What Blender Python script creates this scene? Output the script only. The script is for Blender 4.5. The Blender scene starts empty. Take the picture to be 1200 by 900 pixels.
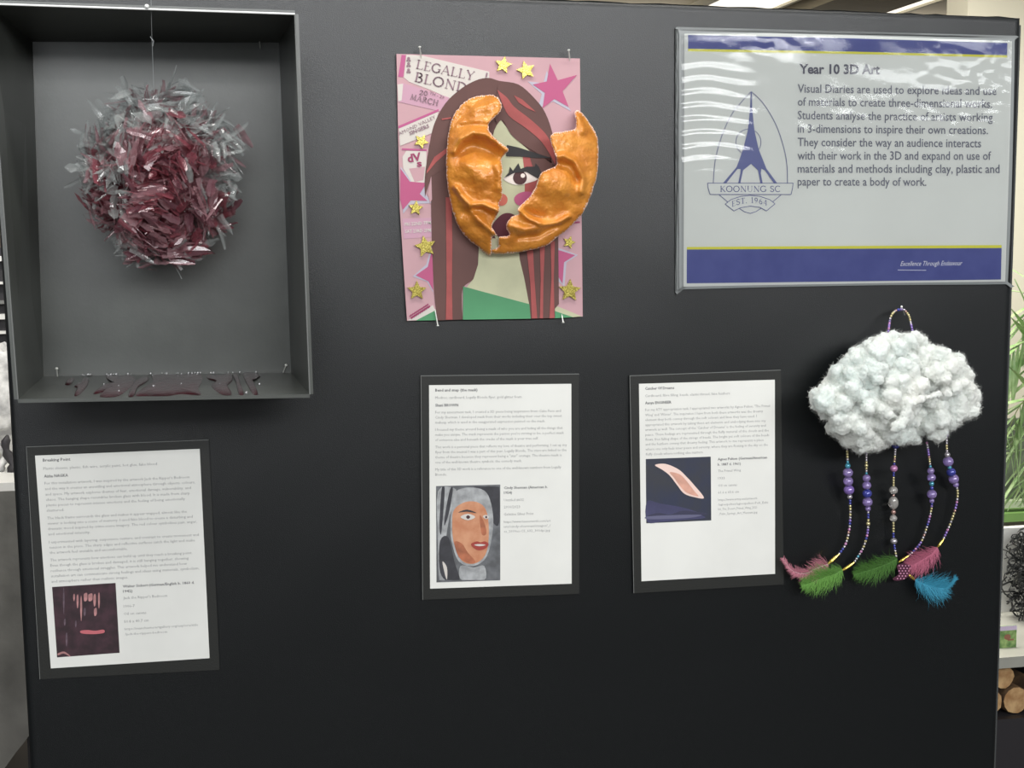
import bpy, bmesh, math, random
from mathutils import Vector, Matrix, noise, geometry
random.seed(7)
C = bpy.context.scene
COL = C.collection
PI = math.pi

# ---------------------------------------------------------------- camera
F = 1631.0                                   # focal length in pixels of a 1200 px wide frame
YAW, PITCH, ROLL = math.radians(12.87), math.radians(5.66), math.radians(0.29)
CAM = Vector((0.0, -1.78, 1.52))
fwd = Vector((math.sin(YAW)*math.cos(PITCH), math.cos(YAW)*math.cos(PITCH), -math.sin(PITCH)))
rt = Vector((math.cos(YAW), -math.sin(YAW), 0))
dn = fwd.cross(rt)
r2 = rt*math.cos(ROLL) + dn*math.sin(ROLL)
d2 = -rt*math.sin(ROLL) + dn*math.cos(ROLL)
cd = bpy.data.cameras.new('camera'); cam = bpy.data.objects.new('camera', cd); COL.objects.link(cam)
cd.sensor_width = 36; cd.lens = 36*F/1200; cd.clip_start = 0.05; cd.clip_end = 60
M = Matrix.Identity(4)
for i, v in enumerate((r2, -d2, -fwd)):
    for k in range(3): M[k][i] = v[k]
M.translation = CAM
cam.matrix_world = M
C.camera = cam

# ---------------------------------------------------------------- view, world, lights
C.view_settings.view_transform = 'Standard'; C.view_settings.look = 'None'
C.view_settings.gamma = 1; C.view_settings.use_curve_mapping = False
C.view_settings.exposure = -0.2
w = bpy.data.worlds.new('World'); C.world = w; w.use_nodes = True
w.node_tree.nodes['Background'].inputs[0].default_value = (0.97, 0.985, 1.0, 1)
w.node_tree.nodes['Background'].inputs[1].default_value = 0.36

def area(name, loc, target, sx, sy, power, color=(1, 1, 1)):
    l = bpy.data.lights.new(name, 'AREA'); l.shape = 'RECTANGLE'; l.size = sx; l.size_y = sy
    l.energy = power; l.color = color
    o = bpy.data.objects.new(name, l); COL.objects.link(o); o.location = loc
    o.rotation_euler = (Vector(target)-Vector(loc)).to_track_quat('-Z', 'Y').to_euler()
    return o
area('ceiling_and_fill_light', (0.2, -0.55, 2.66), (0.2, -0.5, 0), 2.4, 0.14, 24, (1, .98, .94))  # overhead lamp added to lighten the upper part of the board
area('ceiling_and_fill_light', (0.9, -2.9, 2.66), (0.9, -2.6, 0), 2.4, 0.16, 26, (1, .98, .95))
area('ceiling_and_fill_light', (1.6, -4.6, 2.66), (1.4, -4.0, 0), 3.0, 0.16, 36, (1, .98, .95))
area('rear_fill_light', (-1.2, -4.6, 1.9), (0.4, 0, 1.1), 1.5, 1.0, 22, (.93, .97, 1))  # unseen soft source added behind the camera, for streaks on the sign film
area('rear_sheen_panel', (0.9, -5.2, 3.1), (0.5, 0, 1.5), 7.0, 1.1, 240, (.965, .985, 1))  # unseen panel added behind the camera; its reflection lightens the upper board
area('ceiling_and_fill_light', (1.9, 1.9, 2.66), (1.9, 2.0, 0), 1.2, 0.6, 95, (1, .96, .88))  # fill added to brighten the background at right
area('ceiling_and_fill_light', (-1.0, 1.6, 2.66), (-1.0, 2.2, 0), 1.2, 0.3, 50, (1, .97, .92))  # fill added to brighten the table at left
area('ceiling_and_fill_light', (2.4, 6.5, 2.4), (2.4, 6.5, 9), 4, 3, 60, (1, .94, .84))  # broad panel facing up, lights the far ceiling from below

# ---------------------------------------------------------------- pixel-plane mapping used to plan the layout
def ray(px, py): return fwd + r2*((px-600)/F) + d2*((py-450)/F)
def P(px, py, d=0.0):                        # point on the vertical plane d metres in front of the board
    r = ray(px, py); t = (-d-CAM.y)/r.y
    return CAM + r*t
def PY(px, py, Y): return P(px, py, -Y)      # behind the board
def PZ(px, py, z):
    r = ray(px, py); return CAM + r*((z-CAM.z)/r.z)

# ---------------------------------------------------------------- helpers
def lin(c): return tuple(((x/255)/12.92 if x/255 <= .04045 else ((x/255+.055)/1.055)**2.4) for x in c)+(1,)
MATS = {}
def mat(name, rgb, rough=.6, metal=0, sheen=0, coat=0, bump=0, bscale=300, var=0, vscale=20, rgb2=None,
        trans=0, spec=.5, alpha=1, sheen_rough=.4, coord='Object', bdist=.001):
    m = bpy.data.materials.new(name); m.use_nodes = True; MATS[name] = m
    nt = m.node_tree; b = nt.nodes['Principled BSDF']
    b.inputs['Base Color'].default_value = lin(rgb); b.inputs['Roughness'].default_value = rough
    b.inputs['Metallic'].default_value = metal; b.inputs['Sheen Weight'].default_value = sheen
    b.inputs['Sheen Roughness'].default_value = sheen_rough
    b.inputs['Coat Weight'].default_value = coat; b.inputs['Coat Roughness'].default_value = .08
    b.inputs['Transmission Weight'].default_value = trans
    b.inputs['Specular IOR Level'].default_value = spec
    b.inputs['Alpha'].default_value = alpha
    tc = nt.nodes.new('ShaderNodeTexCoord') if (bump or var) else None
    if var:
        n = nt.nodes.new('ShaderNodeTexNoise'); n.inputs['Scale'].default_value = vscale; n.inputs['Detail'].default_value = 5
        nt.links.new(tc.outputs[coord], n.inputs['Vector'])
        cr = nt.nodes.new('ShaderNodeValToRGB'); cr.color_ramp.elements[0].position = .5-.5*min(1, 1/(var*2+.01))*.5
        cr.color_ramp.elements[0].position = .38; cr.color_ramp.elements[1].position = .64
        c2 = rgb2 if rgb2 else tuple(max(0, x*(1-var)) for x in rgb)
        cr.color_ramp.elements[0].color = lin(c2); cr.color_ramp.elements[1].color = lin(rgb)
        nt.links.new(n.outputs['Fac'], cr.inputs[0]); nt.links.new(cr.outputs[0], b.inputs['Base Color'])
    if bump:
        n2 = nt.nodes.new('ShaderNodeTexNoise'); n2.inputs['Scale'].default_value = bscale; n2.inputs['Detail'].default_value = 4
        nt.links.new(tc.outputs[coord], n2.inputs['Vector'])
        bp = nt.nodes.new('ShaderNodeBump'); bp.inputs['Strength'].default_value = bump; bp.inputs['Distance'].default_value = bdist
        nt.links.new(n2.outputs['Fac'], bp.inputs['Height']); nt.links.new(bp.outputs[0], b.inputs['Normal'])
    return m
def emis(name, rgb, s):
    m = bpy.data.materials.new(name); m.use_nodes = True; b = m.node_tree.nodes['Principled BSDF']
    b.inputs['Base Color'].default_value = lin(rgb)
    b.inputs['Emission Color'].default_value = lin(rgb); b.inputs['Emission Strength'].default_value = s
    return m

WP = {}
def thing(name, label, cat, loc, group=None):
    o = bpy.data.objects.new(name, None); COL.objects.link(o); o.location = loc; o.empty_display_size = .02
    o['label'] = label; o['category'] = cat
    if group: o['group'] = group
    WP[o] = Vector(loc); return o
def place(o, parent, pos):
    COL.objects.link(o); o.location = Vector(pos)-(WP[parent] if parent else Vector()); o.parent = parent
    WP[o] = Vector(pos)
def mesh_obj(name, V, Fc, m, parent=None, smooth=False, kind=None, label=None, mi=None):
    V = [Vector(v) for v in V]
    c = Vector()
    for v in V: c += v
    c /= max(1, len(V))
    me = bpy.data.meshes.new(name); me.from_pydata([v-c for v in V], [], Fc)
    for mm in (m if isinstance(m, (list, tuple)) else [m]): me.materials.append(mm)
    if mi: me.polygons.foreach_set('material_index', mi)
    if smooth: me.polygons.foreach_set('use_smooth', [True]*len(me.polygons))
    me.update()
    o = bpy.data.objects.new(name, me); place(o, parent, c)
    if kind: o['kind'] = kind
    if label: o['label'] = label
    return o
def tagobj(o, label, cat, group=None):
    o['label'] = label; o['category'] = cat
    if group: o['group'] = group
    return o

class MB:
    def __init__(s): s.V = []; s.F = []
    def add(s, V, Fc):
        n = len(s.V); s.V += [Vector(v) for v in V]; s.F += [tuple(i+n for i in f) for f in Fc]; return s
    def box(s, lo, hi):
        x0, y0, z0 = lo; x1, y1, z1 = hi
        return s.add([(x0,y0,z0),(x1,y0,z0),(x1,y1,z0),(x0,y1,z0),(x0,y0,z1),(x1,y0,z1),(x1,y1,z1),(x0,y1,z1)],
                     [(0,3,2,1),(4,5,6,7),(0,1,5,4),(1,2,6,5),(2,3,7,6),(3,0,4,7)])
    def hexa(s, A, B):                       # two matching rings joined
        n = len(A)
        return s.add(list(A)+list(B), [tuple(range(n)), tuple(range(2*n-1, n-1, -1))] +
                     [(i, i+n, (i+1) % n+n, (i+1) % n) for i in range(n)])
    def tube(s, pts, r, k=8, caps=True):
        pts = [Vector(p) for p in pts]; n = len(pts); rs = r if isinstance(r, (list, tuple)) else [r]*n
        V = []; Fc = []; ref = Vector((0.13, 1, 0.21)).normalized()
        for i, p in enumerate(pts):
            t = (pts[min(n-1, i+1)]-pts[max(0, i-1)]).normalized()
            a = t.cross(ref)
            if a.length < .1: a = t.cross(Vector((1, 0, 0)))
            a.normalize(); b = t.cross(a)
            for j in range(k):
                q = 2*PI*j/k; V.append(p+(a*math.cos(q)+b*math.sin(q))*rs[i])
        for i in range(n-1):
            for j in range(k): Fc.append((i*k+j, i*k+(j+1) % k, (i+1)*k+(j+1) % k, (i+1)*k+j))
        if caps: Fc.append(tuple(range(k-1, -1, -1))); Fc.append(tuple((n-1)*k+j for j in range(k)))
        return s.add(V, Fc)
    def obj(s, name, m, parent=None, **k): return mesh_obj(name, s.V, s.F, m, parent, **k)

def cr(pts, n=6, closed=True):               # Catmull-Rom
    out = []; N = len(pts)
    for i in range(N if closed else N-1):
        g = lambda k: pts[k % N] if closed else pts[max(0, min(N-1, k))]
        p0, p1, p2, p3 = g(i-1), g(i), g(i+1), g(i+2)
        for j in range(n):
            t = j/n
            out.append(tuple(.5*((2*p1[a])+(-p0[a]+p2[a])*t+(2*p0[a]-5*p1[a]+4*p2[a]-p3[a])*t*t+(-p0[a]+3*p1[a]-3*p2[a]+p3[a])*t**3) for a in range(len(p1))))
    if not closed: out.append(tuple(pts[-1]))
    return out
def sheet(name, pts, d, m, parent, th=.0003, **k):   # flat piece lying on the board plane at depth d
    A = [P(x, y, d) for x, y in pts]; B = [a+Vector((0, th, 0)) for a in A]
    n = len(A)
    ar = sum(A[i].x*A[(i+1) % n].z-A[(i+1) % n].x*A[i].z for i in range(n))
    if ar < 0: A.reverse(); B.reverse()
    return MB().hexa(A, B).obj(name, m, parent, **k)
def inside(p, poly):
    c = False; n = len(poly); j = n-1
    for i in range(n):
        a, b = poly[i], poly[j]
        if (a[1] > p[1]) != (b[1] > p[1]) and p[0] < (b[0]-a[0])*(p[1]-a[1])/(b[1]-a[1])+a[0]: c = not c
        j = i
    return c
def segd(p, a, b):
    ax, ay = a; bx, by = b; dx, dy = bx-ax, by-ay; L = dx*dx+dy*dy
    t = max(0, min(1, ((p[0]-ax)*dx+(p[1]-ay)*dy)/L)) if L else 0
    return math.hypot(p[0]-ax-t*dx, p[1]-ay-t*dy)
def pdist(p, poly, closed=True):
    n = len(poly); return min(segd(p, poly[i], poly[(i+1) % n]) for i in range(n if closed else n-1))

_cache = {}
def glyphs(txt, bold, res, shear=0):
    key = (txt, bold, res, shear)
    if key in _cache: return _cache[key]
    c = bpy.data.curves.new('t', 'FONT'); c.body = txt; c.size = 1; c.resolution_u = res; c.offset = bold; c.shear = shear
    c.fill_mode = 'FRONT'
    o = bpy.data.objects.new('t', c); COL.objects.link(o)
    me = bpy.data.meshes.new_from_object(o)
    V = [(v.co.x, v.co.y) for v in me.vertices]; Fc = [tuple(p.vertices) for p in me.polygons]
    bpy.data.objects.remove(o); bpy.data.curves.remove(c); bpy.data.meshes.remove(me)
    _cache[key] = (V, Fc); return V, Fc
def text(mb, txt, x0, y0, x1, y1, h, d, bold=0, res=1, shear=0):
    V, Fc = glyphs(txt, bold, res, shear)
    if not V: return
    a = min(v[0] for v in V); b = max(v[0] for v in V); W = b-a
    L = math.hypot(x1-x0, y1-y0); ux, uy = (x1-x0)/L, (y1-y0)/L
    out = []
    for v in V:
        s = (v[0]-a)/W*L; q = v[1]/.73*h
        out.append(P(x0+ux*s+uy*q, y0+uy*s-ux*q, d))
    mb.add(out, Fc)

# serif capitals drawn as thick and thin strokes on a unit cap height
TK, TN = .15, .065
def arc(cx, cy, rx, ry, a0, a1, n=10): return [(cx+rx*math.cos(math.radians(a0+(a1-a0)*i/n)), cy+ry*math.sin(math.radians(a0+(a1-a0)*i/n))) for i in range(n+1)]
SG = {
 'L': (.62, [([(.15,0),(.15,1)],1), ([(.02,.03),(.6,.03),(.62,.2)],0), ([(.02,.97),(.28,.97)],0)]),
 'E': (.62, [([(.15,0),(.15,1)],1), ([(.02,.03),(.58,.03),(.62,.2)],0), ([(.02,.97),(.55,.97),(.57,.82)],0), ([(.15,.52),(.45,.52)],0)]),
 'G': (.84, [(arc(.45,.5,.4,.48,40,320,14),1), ([(.76,.1),(.76,.42)],1), ([(.6,.42),(.88,.42)],0)]),
 'A': (.8, [([(.05,0),(.4,1)],0), ([(.4,1),(.74,0)],1), ([(.17,.35),(.62,.35)],0), ([(0,.03),(.16,.03)],0), ([(.62,.03),(.84,.03)],0)]),
 'Y': (.74, [([(.05,1),(.38,.48)],1), ([(.7,1),(.38,.48)],0), ([(.38,.48),(.38,0)],1), ([(0,.97),(.18,.97)],0), ([(.6,.97),(.76,.97)],0), ([(.26,.03),(.5,.03)],0)]),
 'B': (.66, [([(.15,0),(.15,1)],1), (arc(.3,.76,.22,.22,90,-90),1), (arc(.32,.27,.28,.26,90,-90),1), ([(.02,.03),(.34,.03)],0), ([(.02,.97),(.3,.97)],0), ([(.15,.54),(.32,.54)],0)]),
 'O': (.9, [(arc(.44,.5,.39,.48,0,360,22),1)]),
 'N': (.84, [([(.14,0),(.14,1)],0), ([(.12,1),(.72,0)],1), ([(.72,0),(.72,1)],0), ([(.02,.03),(.26,.03)],0), ([(.6,.97),(.84,.97)],0)]),
 'D': (.82, [([(.15,0),(.15,1)],1), (arc(.3,.5,.44,.47,90,-90,12),1), ([(.02,.03),(.32,.03)],0), ([(.02,.97),(.32,.97)],0)]),
 'M': (.95, [([(.12,0),(.18,1)],0), ([(.18,1),(.47,.1)],1), ([(.47,.1),(.76,1)],0), ([(.76,1),(.82,0)],1), ([(0,.03),(.22,.03)],0), ([(.7,.03),(.94,.03)],0)]),
 'R': (.72, [([(.15,0),(.15,1)],1), (arc(.3,.75,.24,.23,90,-90),1), ([(.35,.5),(.68,0)],1), ([(.02,.03),(.28,.03)],0), ([(.02,.97),(.3,.97)],0), ([(.15,.52),(.32,.52)],0)]),
 'C': (.78, [(arc(.44,.5,.38,.48,45,315,14),1)]),
 'H': (.84, [([(.15,0),(.15,1)],1), ([(.7,0),(.7,1)],1), ([(.15,.52),(.7,.52)],0), ([(.02,.03),(.28,.03)],0), ([(.57,.03),(.83,.03)],0), ([(.02,.97),(.28,.97)],0), ([(.57,.97),(.83,.97)],0)]),
 'K': (.76, [([(.15,0),(.15,1)],1), ([(.15,.42),(.62,.98)],0), ([(.28,.56),(.7,0)],1), ([(.02,.03),(.28,.03)],0), ([(.02,.97),(.28,.97)],0), ([(.52,.97),(.72,.97)],0), ([(.6,.03),(.8,.03)],0)]),
 'U': (.8, [([(.14,1),(.14,.35)],1), (arc(.4,.33,.26,.32,180,360),0), ([(.66,.33),(.66,1)],0), ([(.02,.97),(.26,.97)],0), ([(.56,.97),(.78,.97)],0)]),
 'S': (.56, [(arc(.28,.74,.2,.23,20,235,10)+arc(.28,.26,.22,.24,60,-170,12),1)]),
 'T': (.7, [([(.35,0),(.35,1)],1), ([(.05,.8),(.05,.97),(.65,.97),(.65,.8)],0), ([(.22,.03),(.48,.03)],0)]),
 '.': (.26, [([(.1,0),(.1,.12)],1)]), ' ': (.35, []),
 '!': (.3, [([(.14,.3),(.14,1)],1), ([(.14,0),(.14,.12)],1)]),
 '1': (.45, [([(.22,0),(.22,1)],1), ([(.08,.85),(.22,.98)],0), ([(.08,.03),(.36,.03)],0)]),
 '9': (.6, [(arc(.28,.68,.2,.27,0,360,14),1), ([(.48,.68),(.42,.3),(.15,0)],0)]),
 '6': (.6, [(arc(.28,.3,.2,.27,0,360,14),1), ([(.08,.32),(.16,.72),(.42,1)],0)]),
 '4': (.6, [([(.42,0),(.42,1)],1), ([(.42,1),(.04,.3),(.56,.3)],0)]),
 '2': (.6, [(arc(.28,.72,.2,.24,160,-30,10)+[(.06,.03)],1), ([(.04,.04),(.52,.04),(.54,.16)],1)]),
 '0': (.66, [(arc(.3,.5,.24,.47,0,360,18),1)]),
}
def stroke2(pts, w):
    V = []; Fc = []
    for i in range(len(pts)-1):
        (ax, ay), (bx, by) = pts[i], pts[i+1]; L = math.hypot(bx-ax, by-ay) or 1
        ex, ey = (bx-ax)/L, (by-ay)/L; nx, ny = -ey*w/2, ex*w/2; k = w*.18
        n = len(V); V += [(ax-ex*k+nx, ay-ey*k+ny), (ax-ex*k-nx, ay-ey*k-ny), (bx+ex*k-nx, by+ey*k-ny), (bx+ex*k+nx, by+ey*k+ny)]
        Fc.append((n, n+1, n+2, n+3))
    return V, Fc
def serif(mb, txt, x0, y0, x1, y1, h, d, wt=1, arch=0):
    W = sum(SG[c][0]+.1 for c in txt)-.1; L = math.hypot(x1-x0, y1-y0); ux, uy = (x1-x0)/L, (y1-y0)/L
    x = 0
    for ch in txt:
        for pts, tk in SG[ch][1]:
            V, Fc = stroke2(pts, (TK if tk else TN)*wt)
            out = []
            for vx, vy in V:
                s = (vx+x)/W; q = vy*h
                off = arch*(1-(2*s-1)**2)
                out.append(P(x0+ux*s*L+uy*q, y0+uy*s*L-ux*q-off, d))
            mb.add(out, Fc)
        x += SG[ch][0]+.1
def line2(mb, pts, w, d):                    # printed line, w in pixels
    V, Fc = stroke2(pts, w); mb.add([P(x, y, d) for x, y in V], Fc)

# ---------------------------------------------------------------- materials
fabric = mat('black_loop_fabric', (9, 13, 15), .31, sheen=.0, bump=.3, bscale=950, var=.12, vscale=160, sheen_rough=.35, spec=.56, bdist=.001)
card_black = mat('black_mount_card', (34, 35, 33), .48, bump=.2, bscale=500, spec=.4)
foam_black = mat('black_foam_board', (72, 75, 71), .36, bump=.08, bscale=260, var=.12, vscale=14, spec=.75)
paper = mat('white_paper', (229, 229, 224), .8, var=.03, vscale=9)
paper_grey = mat('laminated_paper', (198, 201, 197), .7, var=.02, vscale=6)
ink = mat('grey_ink', (150, 150, 150), .9)
inkb = mat('dark_ink', (104, 104, 106), .9)
steel = mat('pin_steel', (236, 236, 230), .3, metal=.35, coat=.6)

# ================================================================ THE SETTING
def struct(name, mb, m):
    o = mb.obj(name, m); o['kind'] = 'structure'; return o
floor_m = mat('vinyl_floor', (74, 71, 68), .5, var=.2, vscale=3, bump=.1, bscale=40)
wall_m = mat('cream_paint', (220, 215, 196), .7, bump=.1, bscale=80)
ceil_m = mat('ceiling_paint', (205, 196, 176), .8, bump=.15, bscale=60)
struct('floor', MB().box((-7, -6, -.1), (8, 12, 0)), floor_m)
struct('ceiling', MB().box((-7, -.1, 2.7), (8, 12, 2.8)), ceil_m)
struct('wall_front', MB().box((-7, -6.2, 0), (8, -6, 2.5)), mat('rear_wall_panel', (70, 68, 66), .8, var=.2, vscale=2))
struct('wall_back', MB().box((-7, 11.5, 0), (8, 11.7, 2.7)), wall_m)
struct('wall_right', MB().box((2.84, 3.0, 0), (6, 3.15, 2.7)), wall_m)
struct('wall_left', MB().box((-7, 2.8, 0), (-6.9, 11.5, 2.7)), wall_m)
# ceiling luminaires running in depth, and the beams between
lum = emis('luminaire', (255, 248, 232), 1.25)
beam = mat('painted_beam', (150, 140, 118), .7)
for (a, b, lab) in (((828, 0), (917, 0), 'wide glowing ceiling light panel seen over the display board'),
                    ((1046, 0), (1082, 0), 'narrow glowing ceiling light beside the cream wall')):
    A = PZ(a[0], a[1], 2.69); B = PZ(b[0], b[1], 2.69)
    t = thing('ceiling_light', lab, 'ceiling light', (A.x/2+B.x/2, A.y, 2.69), 'ceiling lights beyond the board')
    MB().box((A.x, 2.6, 2.672), (B.x, 6.7, 2.69)).obj('diffuser', lum, t)
    m = MB(); m.box((A.x-.02, 2.58, 2.66), (A.x, 6.72, 2.699)); m.box((B.x, 2.58, 2.66), (B.x+.02, 6.72, 2.699)); m.box((A.x-.02, 6.7, 2.66), (B.x+.02, 6.72, 2.699)); m.box((A.x-.02, 2.58, 2.66), (B.x+.02, 2.6, 2.699))
    m.obj('frame', wall_m, t)
A = PZ(920, 0, 2.69); B = PZ(1044, 0, 2.69)
struct('trim_1', MB().box((A.x+.05, 2.6, 2.62), (B.x-.05, 11, 2.699)), beam)

# ================================================================ THE DISPLAY BOARD
TL, TR = P(-17.5, -26), P(1197, 20)
L2, R2 = P(47, 1100), P(1160, 1100)
def ext(a, b, z): return a+(b-a)*((z-a.z)/(b.z-a.z))
BL, BR = ext(TL, L2, .2), ext(TR, R2, .2)
board = thing('display_board', 'large black fabric-covered display board holding the student art', 'display board', ((BL.x+BR.x)/2, .02, 0))
TH = .035
def board_mesh():
    bm = bmesh.new(); us = [0, .0012, .0035, .007]+[.01+.98*i/70 for i in range(71)]+[.993, .9965, .9988, 1]; vs_ = [0, .001, .003, .006]+[.01+.98*i/70 for i in range(71)]+[1]; NX, NZ = len(us)-1, len(vs_)-1; g = {}
    for i in range(NX+1):
        for j in range(NZ+1):
            u, v = us[i], vs_[j]
            p = (TL*(1-u)+TR*u)*(1-v)+(BL*(1-u)+BR*u)*v
            e = min(u, 1-u, v)*1.3; y = .003*max(0, 1-e/.004)**2
            p = p+Vector((0, y+.0006*noise.noise(p*9)+.0012, 0))
            if j == 0: p.z += .0015*noise.noise(p*60)
            g[i, j] = bm.verts.new(p)
    for i in range(NX):
        for j in range(NZ): bm.faces.new((g[i, j], g[i, j+1], g[i+1, j+1], g[i+1, j]))
    ring = [g[i, 0] for i in range(NX+1)]+[g[NX, j] for j in range(1, NZ+1)]+[g[i, NZ] for i in range(NX-1, -1, -1)]+[g[0, j] for j in range(NZ-1, 0, -1)]
    back = [bm.verts.new((v.co.x, TH, v.co.z)) for v in ring]
    n = len(ring)
    for i in range(n): bm.faces.new((ring[i], ring[(i+1) % n], back[(i+1) % n], back[i]))
    bm.faces.new(back)
    bmesh.ops.recalc_face_normals(bm, faces=bm.faces)
    return bm
bm = board_mesh(); me = bpy.data.meshes.new('fabric_panel'); 
for v in bm.verts: v.co -= Vector((0, .02, 1))
bm.to_mesh(me); bm.free(); me.materials.append(fabric)
me.polygons.foreach_set('use_smooth', [True]*len(me.polygons))
o = bpy.data.objects.new('fabric_panel', me); place(o, board, (0, .02, 1))
legm = mat('board_leg_steel', (60, 60, 62), .4, metal=.8)
for x in (BL.x+.12, BR.x-.12):
    m = MB(); m.box((x-.02, .04, .03), (x+.02, .07, 1.2)); m.box((x-.025, -.22, 0), (x+.025, .33, .03)); m.obj('leg', legm, board)
# a thin edge strip on the right side
trimm = mat('board_edge_strip', (60, 62, 62), .6)
m = MB(); a = ext(TR, R2, TR.z-.01); b = BR
m.hexa([a+Vector((.0005, .006, 0)), a+Vector((.0035, .006, 0)), a+Vector((.0035, .03, 0)), a+Vector((.0005, .03, 0))],
       [b+Vector((.0005, .006, 0)), b+Vector((.0035, .006, 0)), b+Vector((.0035, .03, 0)), b+Vector((.0005, .03, 0))]).obj('edge_strip', trimm, board)

# ---------------------------------------------------------------- pins
def pin(px0, py0, d0, px1, py1, d1, label, group, r=.0011):
    a = P(px0, py0, d0); b = P(px1, py1, d1)          # head -> point
    t = thing('pin', label, 'pin', b, group)
    dd = (a-b).normalized()
    MB().tube([b-dd*.001, b+dd*.002, a], [.0002, r*.7, r*.7], 8).obj('shaft', steel, t)
    MB().tube([a-dd*.0006, a, a+dd*.0009, a+dd*.0013], [r*.9, r*1.7, r*1.5, r*.5], 10).obj('head', steel, t)

# ================================================================ BOX FRAME WITH HANGING SHARD CLUSTER
HB = .18
fr = {'tl': (-14, 4.5), 'tr': (345.5, 16.5), 'br': (363, 462), 'bl': (21, 468)}
bk = {'tl': (38, 49), 'tr': (327, 50), 'br': (341, 436.5), 'bl': (51, 441)}
DB = .004
Fp = {k: P(*v, HB) for k, v in fr.items()}; Bp = {k: P(*v, DB) for k, v in bk.items()}
box = thing('box_frame', 'deep black open box frame pinned at the upper left of the board', 'box frame', (Bp['bl']+Bp['br'])/2)
def wallq(name, a, b, out, m=foam_black, th=.004):
    A0, A1, B1, B0 = Bp[a], Bp[b], Fp[b], Fp[a]; o = Vector(out)*th
    return MB().hexa([A0, A1, B1, B0], [A0+o, A1+o, B1+o, B0+o]).obj(name, m, box)
wallq('side_panel', 'bl', 'tl', (-1, 0, 0)); wallq('side_panel', 'tr', 'br', (1, 0, 0))
wallq('top_panel', 'tl', 'tr', (0, 0, 1)); wallq('bottom_panel', 'br', 'bl', (0, 0, -1))
MB().hexa([Bp['tl'], Bp['bl'], Bp['br'], Bp['tr']], [p+Vector((0, .003, 0)) for p in (Bp['tl'], Bp['bl'], Bp['br'], Bp['tr'])]).obj('back_panel', foam_black, box)
edge = mat('cut_edge_and_highlight', (112, 114, 112), .6)  # also colours the highlight strips on the card mounts
def rim(a, b, r, m, lab=None): MB().tube([a, b], r, 6).obj('rim', m, box)
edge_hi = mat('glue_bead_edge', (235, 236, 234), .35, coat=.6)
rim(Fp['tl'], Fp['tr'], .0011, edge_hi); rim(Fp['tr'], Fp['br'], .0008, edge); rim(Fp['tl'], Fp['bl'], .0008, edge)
# fake blood on the shelf
blood = mat('fake_blood', (58, 20, 28), .3, coat=.35, bump=.9, bscale=130, var=.3, vscale=60, spec=.3)
def S(u, v, up=0):                           # u left->right, v back->front
    p = (Bp['bl']*(1-u)+Bp['br']*u)*(1-v)+(Fp['bl']*(1-u)+Fp['br']*u)*v
    return p+Vector((0, 0, up))
def blot(pts, h=.0022):
    pts = cr(pts, 5)
    cx = sum(p[0] for p in pts)/len(pts); cy = sum(p[1] for p in pts)/len(pts)
    mb = MB(); n = len(pts); V = []; Fc = []
    for s, z in ((1, .0002), (.93, h*.7), (.6, h), (.25, h*.9)):
        for p in pts: V.append(S(cx+(p[0]-cx)*s, cy+(p[1]-cy)*s, z+.0005*noise.noise(Vector((p[0]*40, p[1]*9, s)))))
    for k in range(3):
        for i in range(n): Fc.append((k*n+i, k*n+(i+1) % n, (k+1)*n+(i+1) % n, (k+1)*n+i))
    Fc.append(tuple(3*n+i for i in range(n)))
    mb.add(V, Fc).obj('blood_splash', blood, box, smooth=True)
blot([(.11,.2),(.13,.15),(.135,.4),(.115,.42)])
blot([(.165,.15),(.19,.2),(.2,.5),(.195,.85),(.18,.9),(.17,.6),(.155,.5),(.175,.35)])
blot([(.25,.02),(.30,.05),(.34,.02),(.37,.25),(.36,.6),(.33,.95),(.27,.96),(.28,.75),(.24,.85),(.26,.5),(.29,.35),(.26,.2)])
blot([(.375,.3),(.41,.1),(.42,.3),(.39,.6),(.385,.95),(.365,.95),(.365,.6)])
blot([(.43,.02),(.5,.04),(.58,.02),(.63,.08),(.625,.4),(.61,.7),(.615,.96),(.55,.9),(.5,.97),(.43,.96),(.39,.92),(.41,.6),(.44,.35)])
blot([(.655,.08),(.69,.1),(.75,.02),(.745,.35),(.72,.6),(.725,.95),(.69,.96),(.66,.6),(.68,.4),(.65,.25)])
blot([(.755,.06),(.775,.04),(.77,.5),(.768,.95),(.75,.94),(.755,.5)])
blot([(.80,.02),(.85,.02),(.862,.2),(.825,.32),(.82,.6),(.818,.95),(.80,.95),(.795,.5)])
clearglue = mat('clear_glue_drip', (190, 190, 190), .08, coat=1, trans=.4)
m = MB()
for i in range(46):
    u = random.choice([random.uniform(.25, .37), random.uniform(.42, .64), random.uniform(.66, .88), random.uniform(.15, .2)])
    c = S(u, random.choice([.02, .03, random.random()]), .002); r = random.uniform(.0006, .0016)
    m.tube([c-Vector((0, 0, r)), c-Vector((r*.3, 0, r*.4)), c+Vector((0, 0, r*.5)), c+Vector((0, 0, r))], [r*.6, r, r*.8, r*.2], 6)
m.obj('glue_bits', clearglue, box, kind='stuff')

pg = 'pins holding the box frame'
pin(37.5, 41, .014, 37, 49, .006, 'silver pin in the top left inner corner of the box frame', pg)
pin(304, 46, .014, 305, 57, .006, 'silver pin in the top right inner corner of the box frame', pg)
pin(66.5, 432, .016, 67.5, 443, .006, 'silver pin in the lower left inner corner of the box frame', pg)
pin(335, 428, .016, 331.5, 437, .006, 'tilted silver pin in the lower right inner corner of the box frame', pg)

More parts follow.
